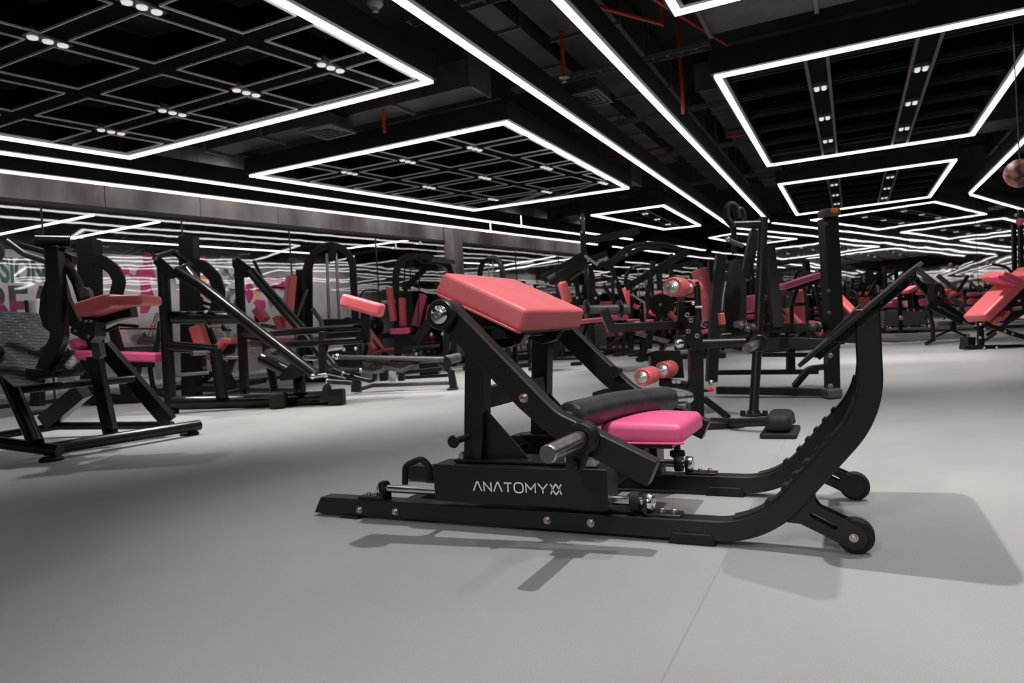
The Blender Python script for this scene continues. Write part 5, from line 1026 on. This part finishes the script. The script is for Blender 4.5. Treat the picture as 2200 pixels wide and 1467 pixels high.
# ---- 11. repeated machines filling the back of the hall: one of each kind, then copies
def proto(kind):
    r = thing(kind, '', 'gym machine', (0, 0, 0)); R = lambda n, P, w, h, m=BLK, fr=0: MB().bar(P, w, h, None, fr).obj(n, m, r, .004)
    Pd = lambda n, c, ex, ey, ez, m=COR: MB().pad(c, ex, ey, ez, .03, 3).obj(n, m, r, smooth=60)
    V = Vector
    if kind == 'chest_press':
        for s in (-1, 1):
            R('base_rail', [(s * .35, -.7, .05), (s * .35, .7, .05)], .08, .08); R('post', [(s * .35, .55, .05), (s * .3, .5, 1.75)], .07, .09); R('press_arm', [(s * .32, .5, 1.65), (s * .42, -.05, 1.45), (s * .42, -.35, 1.05)], .05, .06, BLK, .2)
            MB().cyl((s * .28, -.38, 1.05), (s * .55, -.38, 1.05), .02).obj('grip', RUB, r); MB().cyl((s * .4, .2, 1.5), (s * .7, .2, 1.5), .025).obj('weight_peg', STL, r)
            DISC(r, (s * .5, .2, 1.5), (s, 0, 0), .19, .05)
        R('cross_beam', [(-.35, .55, .9), (.35, .55, .9)], .07, .08); R('cross_beam', [(-.3, .5, 1.72), (.3, .5, 1.72)], .07, .08); R('seat_post', [(0, .5, .06), (0, -.05, .4)], .07, .09); R('base_cross', [(-.4, -.65, .05), (.4, -.65, .05)], .08, .08)
        Pd('seat', (0, -.05, .47), V((.2, 0, 0)), V((0, .19, 0)), V((0, 0, .035)), PNK); Pd('backrest', (0, .22, .88), V((.17, 0, 0)), V((0, .06, .36)), V((0, .035, -.006)))
    elif kind == 'cable_tower':
        for s in (-1, 1):
            R('upright', [(s * .4, 0, 0), (s * .4, 0, 1.9), (s * .25, 0, 2.1), (0, 0, 2.12)], .07, .09, BLK, .2); R('base_rail', [(s * .4, -.5, .04), (s * .4, .5, .04)], .08, .08); MB().cyl((s * .08, 0, .5), (s * .08, 0, 2.05), .012).obj('guide_rod', STL, r)
        MB().box((0, 0, .5), .3, .16, .9).obj('weight_stack', RUB, r, .004); MB().cyl((0, -.06, .9), (0, -.06, 2.0), .005, 6).obj('cable', BLK, r); R('handle', [(-.3, -.1, 1.7), (0, -.1, 1.8), (.3, -.1, 1.7)], .03, .03, STL)
        Pd('seat', (0, -.45, .48), V((.18, 0, 0)), V((0, .2, 0)), V((0, 0, .035)), PNK); R('seat_post', [(0, -.45, 0), (0, -.45, .45)], .07, .07); R('thigh_bar', [(0, -.3, .45), (0, -.3, .68)], .05, .05)
        for s in (-1, 1): MB().lathe((s * .06, -.3, .68), (s, 0, 0), [(.04, 0), (.065, .01), (.065, .2), (.04, .21)], 20).obj('thigh_roller', COR, r)
    elif kind == 'incline_bench':
        for s in (-1, 1): R('rail', [(s * .28, -.75, .05), (s * .28, .8, .05)], .07, .07); R('slope_post', [(s * .26, .75, .05), (s * .22, .2, 1.15)], .06, .08); MB().cyl((s * .2, .3, 1.0), (s * .55, .3, 1.0), .024).obj('weight_peg', STL, r); DISC(r, (s * .36, .3, 1.0), (s, 0, 0), .2, .06)
        Pd('backrest', (0, .12, .78), V((.17, 0, 0)), V((0, .26, .3)), V((0, .03, -.026))); Pd('seat', (0, -.3, .45), V((.18, 0, 0)), V((0, .2, -.04)), V((0, .007, .035)))
        R('spine', [(0, -.6, .06), (0, -.3, .4), (0, .35, .95)], .07, .08); R('base_cross', [(-.3, -.7, .05), (.3, -.7, .05)], .07, .07); R('base_cross', [(-.3, .75, .05), (.3, .75, .05)], .07, .07)
        MB().lathe((-.25, -.62, .3), (1, 0, 0), [(.04, 0), (.065, .01), (.065, .2), (.04, .21)], 20).obj('ankle_roller', COR, r); MB().lathe((.04, -.62, .3), (1, 0, 0), [(.04, 0), (.065, .01), (.065, .2), (.04, .21)], 20).obj('ankle_roller', COR, r); R('roller_post', [(0, -.62, .05), (0, -.62, .32)], .05, .05)
    else:
        for s in (-1, 1):
            R('rack_post', [(s * .55, .0, 0), (s * .55, .12, 2.2)], .08, .08); R('rack_post', [(s * .55, .9, 0), (s * .55, .9, 2.2)], .08, .08); R('base_rail', [(s * .55, -.3, .04), (s * .55, 1.1, .04)], .08, .08); R('top_rail', [(s * .55, .1, 2.2), (s * .55, .9, 2.2)], .08, .08); MB().cyl((s * .6, .9, .7), (s * .85, .9, .7), .025).obj('weight_peg', STL, r); DISC(r, (s * .64, .9, .7), (s, 0, 0), .22, .08)
            R('safety_arm', [(s * .55, .05, .8), (s * .55, .9, .8)], .04, .06, STL)
        R('top_beam', [(-.55, .12, 2.2), (.55, .12, 2.2)], .08, .08); R('low_beam', [(-.55, .9, .1), (.55, .9, .1)], .08, .08); MB().cyl((-1.0, -.08, 1.2), (1.0, -.08, 1.2), .014).obj('barbell', CHR, r)
        for s in (-1, 1): DISC(r, (s * .72, -.08, 1.2), (s, 0, 0), .21, .05)
        Pd('bench_pad', (0, .3, .45), V((.14, 0, 0)), V((0, .55, 0)), V((0, 0, .035))); R('bench_leg', [(0, -.15, 0), (0, -.15, .42)], .08, .06); R('bench_leg', [(0, .75, 0), (0, .75, .42)], .08, .06)
    return r
def copy_tree(o, par=None):
    c = o.copy(); COL.objects.link(c)
    if par: c.parent = par
    for k in list(o.children): copy_tree(k, c)
    return c
KIN = {}
GRP = {'chest_press': 'seated press machines at the back of the hall', 'cable_tower': 'cable towers at the back of the hall', 'incline_bench': 'incline benches at the back of the hall', 'power_rack': 'power racks at the back of the hall'}
BACK = [  # kind, pixel column, view distance, turn, label
    ('chest_press', 1105, 15.5, 200, 'seated press machine in the background above the left end of the front coral pad'),
    ('cable_tower', 1062, 13.4, 150, 'cable tower in the background beside the pillar behind the front coral pad'),
    ('incline_bench', 1180, 17.5, 30, 'incline bench in the background behind the arched pulldown machine'),
    ('power_rack', 1240, 20.2, 20, 'power rack in the background left of the arched pulldown machine'),
    ('chest_press', 1318, 16.0, 170, 'seated press machine in the background between the arched machine and the upright coral pad'),
    ('cable_tower', 1385, 17.5, 10, 'cable tower in the background left of the coral rollers'),
    ('incline_bench', 1462, 12.6, 100, 'incline bench in the background below the steep black arm'),
    ('power_rack', 1470, 19.0, 15, 'power rack in the background behind the coral rollers'),
    ('chest_press', 1545, 15.0, 195, 'seated press machine in the background behind the slanted coral back pad'),
    ('cable_tower', 1590, 18.0, 30, 'cable tower in the background right of the tall round post'),
    ('incline_bench', 1700, 13.0, 120, 'incline bench in the background left of the tall column'),
    ('chest_press', 1725, 16.5, 160, 'seated press machine in the background left of the tall column'),
    ('power_rack', 1690, 20.0, 0, 'power rack at the far mirror left of the tall column'),
    ('incline_bench', 1835, 16.6, 60, 'incline bench at the far mirror seen over the foot plate'),
    ('chest_press', 1850, 20.0, 170, 'seated press machine at the far mirror just left of the foot plate top'),
    ('chest_press', 1905, 18.5, 210, 'seated press machine at the far mirror right of the tall upright'),
    ('power_rack', 2180, 18.0, -20, 'power rack at the far right behind the leg press'),
    ('chest_press', 1960, 19.8, 150, 'seated press machine at the far mirror behind the treadmill'),
    ('incline_bench', 1010, 17.0, 140, 'incline bench in the background between the pillar and the front coral pad'),
    ('chest_press', 470, 13.3, 110, 'seated press machine at the glass wall between the curved arm column and the lever machine'),
    ('incline_bench', 800, 14.6, 80, 'incline bench behind the glass side of the arched cable machines'),
]
for kind, x, d, rz, lab in BACK:
    p = base(*D(x, 700, d))
    if kind not in KIN: o = KIN[kind] = proto(kind)
    else: o = copy_tree(KIN[kind])
    o.location = p; o.rotation_euler = (0, 0, math.radians(rz)); o['label'] = lab; o['group'] = GRP[kind]

GROUPS = {'ceiling_light': 'glowing white strip lights of the ceiling', 'ceiling_grid': 'black grids inside the light frames', 'air_duct': 'dark air ducts above the lights', 'cable_tray': 'cable trays above the lights',
          'sprinkler_pipe': 'orange sprinkler pipes', 'air_diffuser': 'square air outlets', 'smoke_detector': 'smoke detectors', 'column_machine': 'column machines', 'cable_machine': 'arched cable machines'}
for _o in bpy.data.objects:
    if '_o' in _o: del _o['_o']
    k = _o.name.split('.')[0]
    if _o.parent is None and k in GROUPS and 'group' not in _o: _o['group'] = GROUPS[k]
